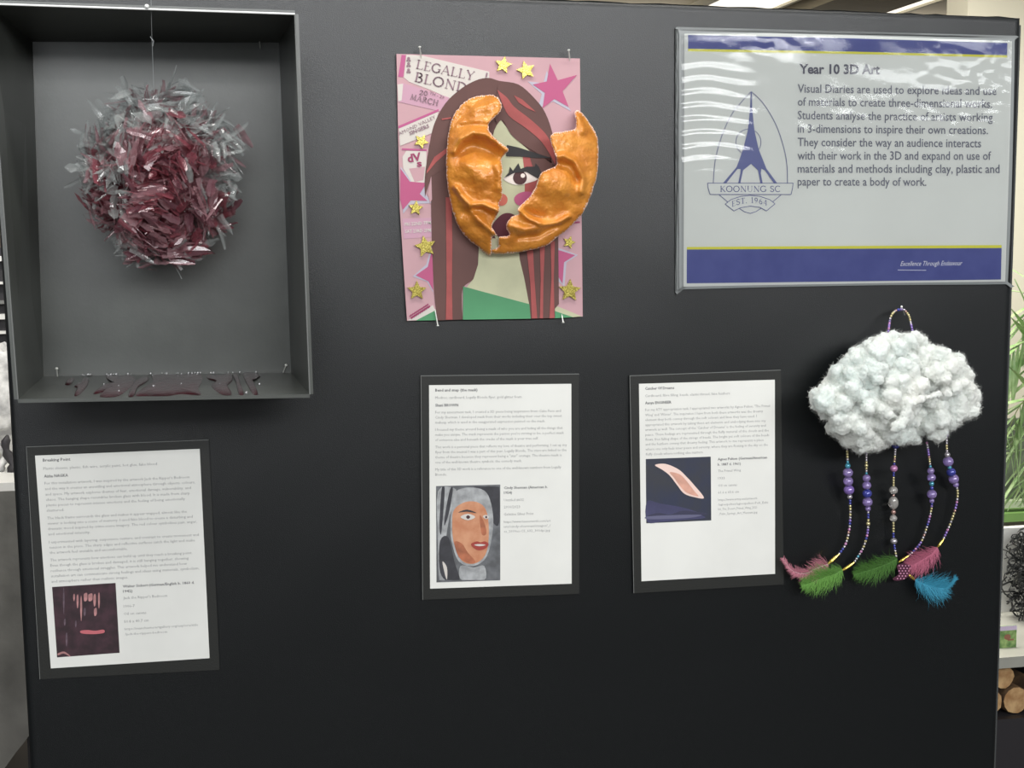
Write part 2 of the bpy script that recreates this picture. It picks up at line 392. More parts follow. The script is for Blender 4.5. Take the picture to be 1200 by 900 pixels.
# hanging cluster
BD = .105                                    # its distance in front of the board
outl = [(80+x/3.6, 80+y/3.6) for x, y in [(250,100),(340,95),(430,85),(520,120),(600,195),(690,250),(700,330),(690,420),(685,500),(665,590),(640,690),(560,770),(430,830),(300,805),(200,755),(130,660),(85,540),(60,430),(60,330),(120,255),(190,215),(225,140)]]
cx0, cy0 = 184, 206
Cc = P(cx0, cy0, BD)
ow = [P(x, y, BD) for x, y in outl]
def Rdir(dx, dz):
    n = len(ow); best = .08
    for i in range(n):
        a = ow[i]-Cc; b = ow[(i+1) % n]-Cc
        den = dx*(b.z-a.z)-dz*(b.x-a.x)
        if abs(den) < 1e-9: continue
        t = (a.x*(b.z-a.z)-a.z*(b.x-a.x))/den; s = (a.x*dz-a.z*dx)/den
        if t > 0 and -1e-6 <= s <= 1+1e-6: best = t
    return best
def plastic(name, rgb, a, rough, tint):
    m = bpy.data.materials.new(name); m.use_nodes = True; nt = m.node_tree; b = nt.nodes['Principled BSDF']
    b.inputs['Base Color'].default_value = lin(rgb); b.inputs['Roughness'].default_value = rough; b.inputs['Specular IOR Level'].default_value = .8
    b.inputs['Coat Weight'].default_value = .8; b.inputs['Coat Roughness'].default_value = .06
    tr = nt.nodes.new('ShaderNodeBsdfTransparent'); tr.inputs[0].default_value = lin(tint)
    mx = nt.nodes.new('ShaderNodeMixShader'); mx.inputs[0].default_value = a
    nt.links.new(tr.outputs[0], mx.inputs[1]); nt.links.new(b.outputs[0], mx.inputs[2])
    nt.links.new(mx.outputs[0], nt.nodes['Material Output'].inputs[0]); return m
pl_clear = plastic('clear_plastic', (182, 186, 184), .34, .16, (236, 238, 238))
pl_pink = plastic('blood_tinted_plastic', (160, 122, 128), .46, .2, (238, 216, 218))
pl_red = plastic('red_painted_plastic', (142, 78, 88), .55, .18, (222, 176, 180))
pl_dark = plastic('maroon_painted_plastic', (104, 66, 74), .7, .22, (196, 150, 156))
cluster = thing('hanging_shard_cluster', 'ball of clear and blood-red plastic shards hanging in the box frame', 'sculpture', Cc-Vector((0, 0, .1)))
# core
bm = bmesh.new(); bmesh.ops.create_icosphere(bm, subdivisions=4, radius=1)
for v in bm.verts:
    d = v.co.normalized(); h = math.hypot(d.x, d.z); R = Rdir(d.x/h, d.z/h) if h > 1e-4 else .08
    k = .7+.16*noise.noise(d*4)
    v.co = Vector((d.x*R*k, d.y*.072*k, d.z*R*k))
V = [Cc+v.co for v in bm.verts]; Fc = [tuple(v.index for v in f.verts) for f in bm.faces]; bm.free()
core_m = mat('crushed_plastic_core', (120, 84, 88), .25, var=.5, vscale=45, coat=.7, bump=1, bscale=160, rgb2=(84, 30, 40), bdist=.004)
mesh_obj('core', V, Fc, core_m, cluster, smooth=False)
def shard_shape(L, W, k=0):
    n = 4; rr = random.Random(k)
    top = []; bot = []
    for i in range(n+1):
        t = i/n; w_ = W*rr.uniform(.6, 1.1)*(1-t**5*rr.uniform(.5, 1))
        bend = .12*L*math.sin(t*2.2+k)*rr.uniform(.6, 1)
        top.append(Vector((w_/2+rr.uniform(-.1, .1)*W, bend+W*.08, t*L))); bot.append(Vector((-w_/2+rr.uniform(-.1, .1)*W, bend-W*.08, t*L)))
    V = []; Fc = []
    for i in range(n+1): V += [top[i], bot[i], (top[i]+bot[i])/2+Vector((0, W*.1, 0))]
    for i in range(n): a = 3*i; Fc += [(a, a+2, a+5, a+3), (a+2, a+1, a+4, a+5)]
    return V, Fc
def shard_pose(front, L):
    while 1:
        d = Vector((random.gauss(0, 1), random.gauss(0, 1), random.gauss(0, 1))).normalized()
        if front and d.y > .2: continue
        break
    h = math.hypot(d.x, d.z); R = Rdir(d.x/h, d.z/h)
    p = Cc+Vector((d.x*R, d.y*.082, d.z*R))
    cell = Vector((noise.noise(p*24), noise.noise(p*24+Vector((9, 3, 1)))*.5, noise.noise(p*24+Vector((2, 7, 5)))))*3.4
    dr = (d*random.uniform(.0, .5)+cell+Vector((random.gauss(0, .3), random.gauss(0, .2), random.gauss(0, .3)))).normalized()
    if dr.dot(d) < -.05: dr = (dr-2*dr.dot(d)*d).normalized()
    s = random.uniform(.84, 1.1)-L*max(0, dr.dot(d))/R
    p = Cc+Vector((d.x*R*s, d.y*.082*s, d.z*R*s))
    q = dr.to_track_quat('Z', 'Y').to_matrix() @ Matrix.Rotation(random.uniform(0, 2*PI), 3, 'Z')
    return p, q, d
def pick(p, d):
    e = math.hypot(d.x, d.z); redness = noise.noise((p)*17+Vector((3, 1, 2)))+.25-.75*max(0, e-.72)*3*(1 if d.z > -.35 else .2)-(.25 if d.z > .4 else 0)
    r = random.random()
    if redness > .42: return 2 if r < .45 else (3 if r < .7 else 1)
    if redness > .05: return 1 if r < .55 else (2 if r < .72 else (3 if r < .82 else 0))
    return 0 if r < .78 else 1
PLM = [pl_clear, pl_pink, pl_red, pl_dark]
protos = []
for k in range(12):
    L = .034; W = random.uniform(.006, .014); V, Fc = shard_shape(L, W, k)
    row = []
    for mi_, mm in enumerate(PLM):
        me = bpy.data.meshes.new('shard'); me.from_pydata(V, [], Fc); me.materials.append(mm); row.append(me)
    protos.append(row)
for i in range(300):
    ls = random.uniform(.5, .95); p, q, d = shard_pose(True, .034*ls); k = random.randrange(12)
    o = bpy.data.objects.new('shard', protos[k][pick(p, d)])
    place(o, cluster, p); o.rotation_euler = q.to_euler(); o.scale = (1, 1, ls)
V = []; Fc = []; mi = []
for i in range(3000):
    L = random.uniform(.012, .034); p, q, d = shard_pose(False, L); k = random.randrange(400)
    v, f = shard_shape(L, random.choice([.0012, .002, .004, .007, .011])*random.uniform(.8, 1.2), k); n = len(V)
    V += [p+q @ a for a in v]; Fc += [tuple(j+n for j in g) for g in f]; mi += [pick(p, d)]*len(f)
mesh_obj('small_shards', V, Fc, PLM, cluster, kind='stuff', mi=mi)
# broad clear flakes round the upper right rim and left shoulder
for (x, y, a, L, W) in [(196,120,75,30,12),(213,125,80,26,16),(222,130,60,24,14),(236,140,50,22,15),(246,146,40,24,12),(262,160,28,26,12),(262,178,5,20,10),(262,205,-10,18,12),(258,225,-30,18,10),
                        (258,252,-60,22,9),(252,264,-70,24,8),(128,140,120,22,12),(105,160,160,18,7),(100,195,185,18,13),(97,210,200,18,8),(150,112,110,18,14),(205,300,285,22,6),(192,112,70,30,7),(120,138,128,20,6),(198,290,300,24,8)]:
    V, Fc = shard_shape(L*.00104*1.2, W*.00104, int(x)); q = Vector((math.cos(math.radians(a)), random.uniform(-.25, .05), math.sin(math.radians(a)))).to_track_quat('Z', 'Y').to_matrix() @ Matrix.Rotation(random.choice([PI/2, 0, .5]), 3, 'Z')
    c = P(x, y, BD+random.uniform(0, .03)); mesh_obj('flake', [c+q @ v for v in V], Fc, pl_clear, cluster)
# fishing line and its knot
line_m = mat('fishing_line', (200, 205, 205), .2, alpha=.45, coat=.5)
a = P(177, 9, HB-.004); b = P(180.5, 108, BD)
knot = a+Vector((0, .002, -.001))
MB().tube([P(177, 0, HB+.0), knot, P(178, 45, .14), b], .00035, 5).obj('fishing_line', line_m, cluster)
bm = bmesh.new(); bmesh.ops.create_icosphere(bm, subdivisions=2, radius=.0026)
V = [v.co+P(172, 7.5, HB+.002) for v in bm.verts]; Fc = [tuple(v.index for v in f.verts) for f in bm.faces]; bm.free()
mesh_obj('glue_knot', V, Fc, edge_hi, cluster, smooth=True)
MB().tube([P(176, 43, .14), P(180, 48, .14), P(179, 54, .139)], .0005, 5).obj('thread_end', line_m, cluster)

# ================================================================ PINK POSTER WITH GOLD MASK
def A(x, y): return (450+x/4.444, 40+y/4.444)
def Bq(x, y): return A(x, y+711)
poster = thing('mask_collage', 'pink collage poster of a long-haired woman under a broken gold mask', 'artwork', P(580, 374, .002))
def pm(n, rgb, **k): return mat(n, rgb, .75, **k)
pink = pm('poster_pink', (194, 154, 160), var=.06, vscale=18, rgb2=(188, 150, 156))
cream = pm('poster_cream', (204, 197, 190)); mauve = pm('poster_mauve', (192, 150, 168)); magenta = pm('poster_magenta', (180, 90, 134))
rose = pm('poster_rose', (180, 88, 126)); star_edge = pm('star_border', (178, 174, 188))
brown = pm('hair_brown', (100, 69, 65), var=.08, vscale=14); streak = pm('hair_streak_red', (168, 84, 82), var=.1, vscale=30)
skin = pm('pale_green_skin', (190, 190, 158), var=.05, vscale=30); green = pm('jumper_green', (84, 150, 106), var=.08, vscale=12)
blackp = pm('poster_black', (44, 42, 44)); eyew = pm('eye_white', (226, 216, 208)); iris = pm('iris_brown', (74, 44, 46))
maroon = pm('lip_maroon', (92, 40, 52)); cheekr = pm('blush_red', (196, 104, 88)); letter = pm('poster_letter_grey', (138, 112, 122)); wine = pm('logo_wine', (150, 62, 98))
PD = .004
sheet('poster_sheet', [A(65,103), A(1020,127), A(1035,1471), A(120,1493), A(82,900)], PD, pink, poster, th=.0025)
def cut(name, pts, m, lv, smooth=0, conv=A):
    pts = [conv(*p) for p in pts]
    if smooth: pts = cr(pts, smooth)
    return sheet(name, pts, PD+.00035*lv, m, poster)
cut('magenta_strip', [(92,108),(114,110),(100,224),(74,222)], magenta, 1)
cut('title_strip', [(116,108),(200,112),(548,196),(548,245),(520,300),(400,360),(240,290),(130,248),(104,226)], cream, 1)
cut('date_strip', [(72,262),(100,255),(340,330),(330,410),(74,352)], mauve, 1.5)
cut('pale_scrap', [(70,262),(100,258),(92,345),(74,350)], cream, 2)
cut('rule_line', [(75,478),(284,390),(284,402),(76,492)], magenta, 2.4)
cut('choir_strip', [(77,492),(284,404),(258,512),(84,582)], cream, 2)
cut('rule_line', [(94,594),(222,600),(222,609),(94,603)], magenta, 2)
cut('logo_scrap', [(116,608),(220,610),(222,700),(214,772),(150,780),(100,700),(96,640)], cream, 1.6)
cut('pink_scrap', [(130,700),(214,690),(205,760),(160,770)], pink, 2)
cut('text_scrap', [(96,250+711),(250,245+711),(250,345+711),(104,355+711)], mauve, 1)
cut('corner_scrap', [(120,782+711),(255,700+711),(272,740+711),(200,1488),(130,1491)], cream, 1)
def starpts(cx, cy, R, r, rot, n=5): return [(cx+(R if i % 2 == 0 else r)*math.sin(rot+i*PI/n), cy-(R if i % 2 == 0 else r)*math.cos(rot+i*PI/n)) for i in range(2*n)]
big = [(865,155),(905,240),(1006,212),(930,297),(962,380),(888,338),(826,385),(838,306),(775,262),(848,246)]
cut('star_outline', [(848,190),(870,250),(990,235),(915,305),(975,402),(880,350),(800,390),(822,312),(748,246),(830,256)], star_edge, 1)  # pale offset outline around the star
cut('paper_star', big, rose, 2)
cut('star_outline', [(86,690),(150,765),(228,750),(215,830),(250,880),(140,885),(100,935)], star_edge, 1.2)
cut('paper_star', [(86,700),(135,768),(222,775),(186,832),(226,868),(140,866),(98,915),(84,860)], rose, 2.2)
cut('star_outline', [(150,1262),(220,1200),(242,1120),(256,1120),(256,1345),(225,1290)], star_edge, 1)
cut('paper_star', [(165,1256),(228,1212),(246,1140),(256,1140),(256,1335),(232,1288)], rose, 2)
cut('star_outline', [(900,1110),(1010,1150),(950,1190),(940,1315),(900,1280)], star_edge, 1)
cut('paper_star', [(900,1122),(996,1151),(938,1188),(930,1300),(900,1250)], rose, 2)
cut('rule_line', [(965,978),(1020,975),(1020,984),(965,988)], wine, 1)
cut('green_corner', [(272,1436),(272,1490),(165,1492)], green, 2)
cut('green_corner', [(885,1440),(985,1474),(885,1480)], green, 2)
cut('cream_corner', [(885,1410),(1030,1470),(985,1474),(885,1442)], skin, 1.6)
# hair, face, neck, jumper
cut('long_hair', cr([(278,1491),(262,1350),(250,1100),(246,900),(246,740)], 4, False)+cr([(214,845),(213,740),(240,560),(265,460),(320,360),(400,285),(480,240),(545,228),(600,243),(700,262),(780,330),(840,410),(880,530),(900,690)], 4, False)
    + [(908,1080),(911,1405),(890,1430),(891,1478),(765,1482),(752,1390),(716,1250),(703,1140),(640,1090),(500,1090)]+cr([(492,1130),(488,1210),(466,1275),(412,1320),(405,1400),(411,1486)], 4, False), brown, 3)
cut('side_strand', [(330,596),(262,650),(226,720),(213,845),(246,740),(330,690)], brown, 4)
cut('hair_gap', [(246,735),(228,830),(240,880),(250,860)], pink, 3.6)
cut('hair_streak', [(332,590),(262,640),(224,710),(222,726),(270,668),(334,612)], streak, 5)
cut('hair_streak', [(322,850),(352,850),(356,1100),(354,1300),(357,1487),(322,1487),(326,1300),(324,1100)], streak, 5)
cut('hair_streak', [(300,440),(350,432),(350,440),(302,447)], streak, 5)
cut('neck', [(495,1090),(700,1090),(706,1170),(730,1270),(756,1408),(430,1318),(466,1275),(490,1200)], skin, 4)
cut('jumper', [(412,1314),(757,1406),(764,1482),(411,1487)], green, 5)
cut('face', [(603,440),(575,500),(540,620),(540,800),(560,1000),(590,1090),(700,1090),(780,960),(850,850),(880,700),(760,610),(680,540)], skin, 4)
cut('hair_streak', [(722,636),(800,640),(800,760),(770,860),(732,850),(735,740)], streak, 5)
cut('inner_strand', [(758,636),(870,640),(880,700),(800,740),(775,690)], brown, 6)
cut('fringe', cr([(570,420),(590,300),(606,262),(700,270),(790,350),(850,440),(888,560),(898,690)], 4, False)+cr([(870,672),(800,622),(720,572),(660,520),(618,448),(590,470)], 4, False), brown, 6)
cut('hair_streak', cr([(590,290),(640,330),(680,380),(770,450),(850,530),(888,620),(893,682)], 4, False)+cr([(872,640),(820,560),(740,490),(650,425),(612,350)], 4, False), streak, 7.5)
cut('hair_streak', [(676,318),(720,340),(770,385),(790,405),(745,385),(700,355)], streak, 7.5)
cut('hair_streak', [(812,1095),(838,1090),(830,1300),(828,1480),(812,1480),(816,1280)], streak, 5)
cut('hair_streak', [(742,1110),(775,1105),(784,1280),(798,1480),(770,1480),(762,1300)], streak, 5)
cut('hair_streak', [(868,1080),(890,1078),(884,1280),(888,1478),(862,1480),(872,1280)], streak, 5)
cut('eyebrow', [(640,577),(700,590),(800,622),(872,645),(800,645),(715,638),(636,636)], blackp, 7.5)
cut('eye', cr([(622,750),(672,722),(735,714),(800,752),(755,774),(700,786),(655,776)], 4), eyew, 6)
cut('iris', starpts(708, 748, 36, 36, 0, 12), iris, 7)
cut('eye_glint', starpts(723, 737, 12, 11, 0, 8), eyew, 8)
cut('eyelashes', [(624,750),(650,722),(656,690),(672,712),(700,672),(712,702),(742,690),(786,690),(790,672),(806,690),(820,722),(812,752),(796,748),(740,716),(680,722)], blackp, 9)
cut('blush', cr([(742,820),(775,830),(760,880),(720,896),(685,880),(680,850),(705,828)], 4), rose, 6.2)
cut('blush', starpts(612, 862, 32, 32, 0, 10), cheekr, 6)
cut('lips', cr([(562,1005),(600,950),(640,931),(684,945),(692,985),(655,1050),(600,1058)], 4), maroon, 6)
mb = MB()
z = lambda x, y: (460+x/10, 55+y/10)
serif(mb, 'LEGALLY', *z(272, 252), *z(945, 392), 10.6, PD+.0010, .85)
serif(mb, 'BLONDE', *z(252, 402), *z(960, 560), 11.2, PD+.0010, .85)
serif(mb, '!', *z(1080, 366), *z(1112, 372), 6.5, PD+.0010, 1.2)
serif(mb, '20', *z(312, 556), *z(412, 572), 5.2, PD+.0014, 1.1)
text(mb, 'TH - 29', *z(430, 550), *z(600, 612), 3.6, PD+.0014, .01)
serif(mb, 'MARCH', *z(205, 612), *z(528, 690), 6.4, PD+.0014, 1.1)
text(mb, 'AMOND VALLEY', 468, 158.8, 511, 138.5, 4.2, PD+.0014, 0)
text(mb, 'SINGERS', 480.5, 158.5, 503.5, 149, 4.4, PD+.0014, .03)
for y in (132, 160, 192):                       # little floral dots at the edge of the title strip
    for (x, yy, r) in ((128, y-6, 8), (122, y+6, 6), (134, y+6, 6)):
        pp = [A(x+r*math.cos(q), yy+r*math.sin(q)) for q in [i*PI/4 for i in range(8)]]
        mb.add([P(a_, b_, PD+.001) for a_, b_ in pp][::-1], [tuple(range(8))])
mb.obj('lettering', letter, poster)
mb = MB()
text(mb, 'dV', *A(126, 668), *A(196, 655), 9.5, PD+.0014, .03, 2); text(mb, 's', *A(172, 690), *A(198, 688), 8.2, PD+.0014, .03, 2)
for k in range(9): line2(mb, [A(142+k*11, 1480-k*7), A(150+k*11, 1472-k*7)], 2.2, PD+.0008)
for k in range(9): line2(mb, [A(134+k*11, 1470-k*7), A(142+k*11, 1462-k*7)], 1.6, PD+.0008)
mb.obj('printed_logo', wine, poster)
mb = MB()
text(mb, 'FRI 22ND 7PM', *A(108, 288+711), *A(245, 278+711), 4, PD+.0009, .02); text(mb, 'SAT 23RD 2PM', *A(110, 325+711), *A(245, 318+711), 4, PD+.0009, .02)
mb.obj('lettering', cream, poster)
# glitter foam stars
gl = mat('gold_glitter', (214, 186, 60), .3, metal=.75)
nt = gl.node_tree; b = nt.nodes['Principled BSDF']; tc = nt.nodes.new('ShaderNodeTexCoord'); vo = nt.nodes.new('ShaderNodeTexVoronoi'); vo.inputs['Scale'].default_value = 900
nt.links.new(tc.outputs['Object'], vo.inputs['Vector'])
crn = nt.nodes.new('ShaderNodeValToRGB'); crn.color_ramp.elements[0].color = lin((120, 92, 14)); crn.color_ramp.elements[1].color = lin((250, 236, 130)); nt.links.new(vo.outputs['Color'], crn.inputs[0]); nt.links.new(crn.outputs[0], b.inputs['Base Color'])
bp = nt.nodes.new('ShaderNodeBump'); bp.inputs['Strength'].default_value = 1; bp.inputs['Distance'].default_value = .0012; nt.links.new(vo.outputs['Color'], bp.inputs['Height']); nt.links.new(bp.outputs[0], b.inputs['Normal'])
for (x, y, r, rot) in [(622,160,46,.2),(740,188,50,-.25),(195,558,40,.5),(166,906,40,.1),(216,1106,58,-.2),(172,1336,52,.0),(965,1084,34,.3),(968,1336,60,.05)]:
    sheet('glitter_star', [A(*p) for p in starpts(x, y, r, r*.47, rot)], PD+.0026+.0008, gl, poster, th=.0024)
# mask fragments: shaped relief with thickness
gold = mat('gold_mask_paint', (216, 142, 54), .38, metal=.1, coat=.3, bump=.8, bscale=230, var=.2, vscale=40, rgb2=(198, 122, 42), bdist=.0014)
plaster = mat('plaster_edge', (232, 196, 178), .8)
def ridge(p, pts, w, h):
    d = pdist(p, pts, False); return h*math.exp(-(d/w)**2)
def dome(p):
    x, y = (p[0]-715)/430, (p[1]-740)/450
    return .036*max(0, 1-(x*x+y*y))**.6
def hleft(p):
    h = dome(p)
    h += ridge(p, [(370,610),(400,545),(460,512),(530,520),(600,570),(640,602)], 22, .012)
    h += ridge(p, [(400,610),(470,590),(560,615)], 42, -.012)
    h += ridge(p, [(455,700),(520,740)], 60, .009)
    h += ridge(p, [(590,690),(612,740),(600,800)], 26, .008)
    h += ridge(p, [(375,800),(410,850),(450,890),(520,888),(590,918)], 15, .010)
    h += ridge(p, [(420,930),(500,905),(580,960)], 26, -.006)
    h += ridge(p, [(440,905),(500,975),(575,1035)], 16, .006)
    h += ridge(p, [(470,380),(560,360)], 40, .006)
    h += ridge(p, [(400,480),(480,470),(540,478)], 12, -.004)
    h += .0018*noise.noise(Vector((p[0]/45, p[1]/45, 1)))+.0007*noise.noise(Vector((p[0]/14, p[1]/7, 4)))
    return h
def hright(p):
    h = dome(p)
    h += ridge(p, [(875,645),(940,632),(1000,670),(1035,750),(1030,820)], 18, .009)
    h += ridge(p, [(900,680),(960,690),(1000,760)], 26, -.006)
    h += ridge(p, [(860,780),(930,790)], 62, .010)
    h += ridge(p, [(700,915),(760,965),(830,992),(900,985),(960,950)], 14, .010)
    h += ridge(p, [(740,930),(820,950)], 20, -.005)
    h += ridge(p, [(660,1000),(730,1020),(800,1010)], 24, .008)
    h += ridge(p, [(700,1062),(800,1050),(900,1000)], 14, -.005)
    h += ridge(p, [(1015,430),(1040,500)], 22, .006)
    h += .0018*noise.noise(Vector((p[0]/45, p[1]/45, 7)))+.0007*noise.noise(Vector((p[0]/14, p[1]/14, 9)))
    return h
def relief(name, outline, hf, lift):
    ol = [(x+5*noise.noise(Vector((x/14, y/14, 2))), y+5*noise.noise(Vector((x/14, y/14, 8)))) for x, y in cr(outline, 7)]
    pts = [Vector(p) for p in ol]; n = len(pts); step = 9
    x0 = min(p[0] for p in ol); x1 = max(p[0] for p in ol); y0 = min(p[1] for p in ol); y1 = max(p[1] for p in ol)
    y = y0; r = 0
    while y < y1:
        x = x0+(r % 2)*step/2
        while x < x1:
            if inside((x, y), ol) and pdist((x, y), ol) > 4: pts.append(Vector((x, y)))
            x += step
        y += step*.87; r += 1
    vs, es, fs, ov, oe, of = geometry.delaunay_2d_cdt(pts, [(i, (i+1) % n) for i in range(n)], [], 1, 1e-4)
    vs = [tuple(v) for v in vs]; N = len(vs); V = []
    for p in vs:
        e = pdist(p, ol); k = min(1, e/14); rnd = math.sqrt(max(0, 1-(1-k)**2))
        V.append(P(*A(*p), lift+hf(p)-.0035*(1-rnd)))
    for p in vs: V.append(P(*A(*p), max(PD+.0032, lift+hf(p)-.0075)))
    Fc = []; mi = []
    for f in fs:
        f = list(f); a, b_, c = (V[i] for i in f[:3])
        if (b_-a).cross(c-a).y > 0: f.reverse()
        Fc.append(tuple(f)); mi.append(1 if sum(pdist(vs[i], ol) < .5 for i in f) >= 2 else 0); Fc.append(tuple(i+N for i in reversed(f))); mi.append(1)
    cnt = {}
    for f in fs:
        for i in range(len(f)):
            e = (f[i], f[(i+1) % len(f)]); cnt[frozenset(e)] = cnt.get(frozenset(e), 0)+1
    for e, c in cnt.items():
        if c == 1: i, j = tuple(e); Fc.append((i, j, j+N, i+N)); mi.append(1)
    o = mesh_obj(name, V, Fc, [gold, plaster], poster, mi=mi)
    for pl in o.data.polygons: pl.use_smooth = pl.material_index == 0
    return o
relief('mask_fragment', [(440,338),(520,318),(580,322),(612,365),(606,402),(570,440),(546,465),(550,510),(600,560),(648,603),(612,645),(618,700),(612,760),(616,840),(600,880),(600,922),(562,1000),(588,1046),(562,1062),(556,1152),(500,1118),(392,1010),(342,850),(325,700),(330,560),(350,450),(390,385)], hleft, PD+.010)
relief('mask_fragment', [(875,520),(940,505),(998,488),(994,402),(1030,410),(1078,475),(1110,540),(1116,680),(1095,790),(1050,905),(990,985),(900,1060),(830,1108),(700,1136),(600,1146),(560,1140),(560,1120),(596,1108),(596,1062),(650,1046),(636,1000),(660,955),(702,935),(698,905),(760,845),(798,780),(820,722),(898,682),(890,620),(868,560)], hright, PD+.010)
cut('grey_clip', [(556,1062),(594,1066),(592,1122),(556,1118)], mat('clip_grey', (150, 146, 118), .5), 60)
pg = 'pins holding the pink poster'
pin(*A(186, 68), .013, *A(194, 122), .0065, 'silver pin at the top left edge of the pink poster', pg)
pin(*A(962, 84), .013, *A(968, 138), .0065, 'silver pin at the top right edge of the pink poster', pg)
pin(*Bq(280, 806), .013, *Bq(266, 726), .0065, 'silver pin at the bottom left edge of the pink poster', pg)
pin(*Bq(933, 790), .013, *Bq(926, 750), .0065, 'silver pin at the bottom right edge of the pink poster', pg)

# ================================================================ LAMINATED SIGN
sign = thing('laminated_sign', 'large laminated landscape sign headed Year 10 3D Art with navy bands', 'sign', P(990, 336, 0))
film_edge = mat('laminate_border', (128, 132, 132), .35)
navy = mat('print_navy', (58, 66, 128), .6, var=.08, vscale=30, rgb2=(66, 74, 134)); yel = mat('print_yellow', (196, 194, 60), .6)
txtm = mat('print_slate', (104, 106, 118), .7); crest = mat('print_crest_navy', (88, 92, 136), .7); crest_fill = mat('print_tower_blue', (98, 104, 146), .7)
SD = .0018
sheet('laminate_sheet', cr([(796,40),(800,36),(900,35.5),(1000,38),(1100,41.5),(1187,45),(1189,48),(1188,120),(1185,240),(1181,330),(1179,333),(1050,334),(900,336.5),(800,339),(796,337),(796,240),(796,140)], 3), SD, film_edge, sign, th=.0012)
sheet('printed_sheet', [(802,39.5),(900,39),(1000,41.5),(1100,45),(1186,48.5),(1184,140),(1181,240),(1178,330),(1050,331.5),(900,334),(801,336)], SD+.0005, paper_grey, sign)
SI = SD+.0009
sheet('navy_band', [(806.4,41),(1000,45),(1180.6,50.4),(1180.3,64.8),(1000,60.5),(806.4,57.2)], SI, navy, sign, th=.0002)
sheet('yellow_rule', [(806.4,57.2),(1000,60.5),(1180.3,64.8),(1180.2,67.4),(1000,63.2),(806.4,60)], SI, yel, sign, th=.0002)
sheet('yellow_rule', [(805,289.4),(1173.8,287.2),(1173.8,290.6),(805,292.4)], SI, yel, sign, th=.0002)
sheet('navy_band', [(805,292.4),(1173.8,290.6),(1173,327.6),(900,331),(804.8,332)], SI, navy, sign, th=.0002)
sc = lambda x, y: (780+x/2.726, 20+y/2.726)
mb = MB(); text(mb, 'Year 10 3D Art', *sc(427, 180), *sc(685, 182), 11.4, SI+.0002, .03, 3); mb.obj('heading', mat('print_heading', (84, 84, 96), .7), sign)
mb = MB()
for t_, yl, xr, yr in [('Visual Diaries are used to explore ideas and use', 241, 1057, 249), ('of materials to create three-dimensional works.', 283, 1043, 290),
                       ('Students analyse the practice of artists working', 326, 1045, 333), ('in 3-dimensions to inspire their own creations.', 369, 1030, 374),
                       ('They consider the way an audience interacts', 412, 1008, 416), ('with their work in the 3D and expand on use of', 455, 1040, 456),
                       ('materials and methods including clay, plastic and', 497, 1067, 498), ('paper to create a body of work.', 538, 833, 539)]:
    g = .95 if 'g' in t_ or 'p' in t_ else 1
    text(mb, t_, *sc(422, yl), *sc(xr, yr), 10.4, SI+.0002, .008, 2)
mb.obj('paragraph', txtm, sign)
mb = MB(); text(mb, 'Excellence Through Endeavour', *sc(750, 795), *sc(948, 793), 5.8, SI+.0003, 0, 2, .45)
line2(mb, [sc(742, 808), sc(832, 809)], .6, SI+.0003); mb.obj('motto', mat('print_white', (206, 208, 216), .6), sign)
lg = lambda x, y: (800+x/5.294, 90+y/5.294)
mb = MB()
LW = .75
line2(mb, [lg(*p) for p in cr([(425,92),(370,150),(300,240),(240,375),(202,520),(190,658)], 5, False)], LW, SI+.0002)
line2(mb, [lg(*p) for p in cr([(425,92),(500,165),(580,300),(630,450),(648,560),(650,658)], 5, False)], LW, SI+.0002)
line2(mb, [lg(*p) for p in arc(408, 405, 78, 78, 60, 315+2, 20)][:0] or [lg(*p) for p in arc(408, 405, 78, 80, 0, 360, 32)], LW*.9, SI+.0002)
rb = [(155,660),(685,660),(682,690),(672,730),(170,730),(158,690),(155,660)]
rb2 = arc(420, 1010, 290, 282, 235-360+270-20, 0, 1)
line2(mb, [lg(*p) for p in rb], LW, SI+.0004)
up = [(264,790),(300,762),(360,742),(420,736),(480,742),(540,762),(573,788)]
lo = [(520,832),(480,810),(420,802),(360,812),(318,832)]
line2(mb, [lg(*p) for p in up+lo+[up[0]]], LW, SI+.0004)
line2(mb, [lg(228,733), lg(278,775)], LW, SI+.0002); line2(mb, [lg(610,733), lg(560,775)], LW, SI+.0002)
line2(mb, [lg(350,816), lg(385,838), lg(420,848), lg(455,836), lg(490,814)], LW, SI+.0002)
serif(mb, 'KOONUNG SC', *lg(232, 714), *lg(606, 714), 7, SI+.0004, .75)
serif(mb, 'EST. 1964', *lg(305, 808), *lg(525, 802), 6.6, SI+.0004, .75, arch=4.2)
mb.obj('crest_outline', crest, sign)
sheet('crest_ribbon', [lg(*p) for p in rb[:-1]], SI+.0003, paper_grey, sign, th=.0001)
sheet('crest_ribbon', [lg(*p) for p in up+lo], SI+.0003, paper_grey, sign, th=.0001)
sheet('crest_tower', [lg(*p) for p in [(422,92),(429,92),(432,200),(445,330),(472,450),(520,570),(585,658),(565,658),(510,580),(488,570),(485,600),(496,658),(482,658),(468,580),(425,540),(375,580),(358,658),(345,658),(358,600),(360,572),(340,572),(272,658),(252,658),(335,560),(375,450),(405,330),(418,200)]], SI+.0003, crest_fill, sign, th=.0001)
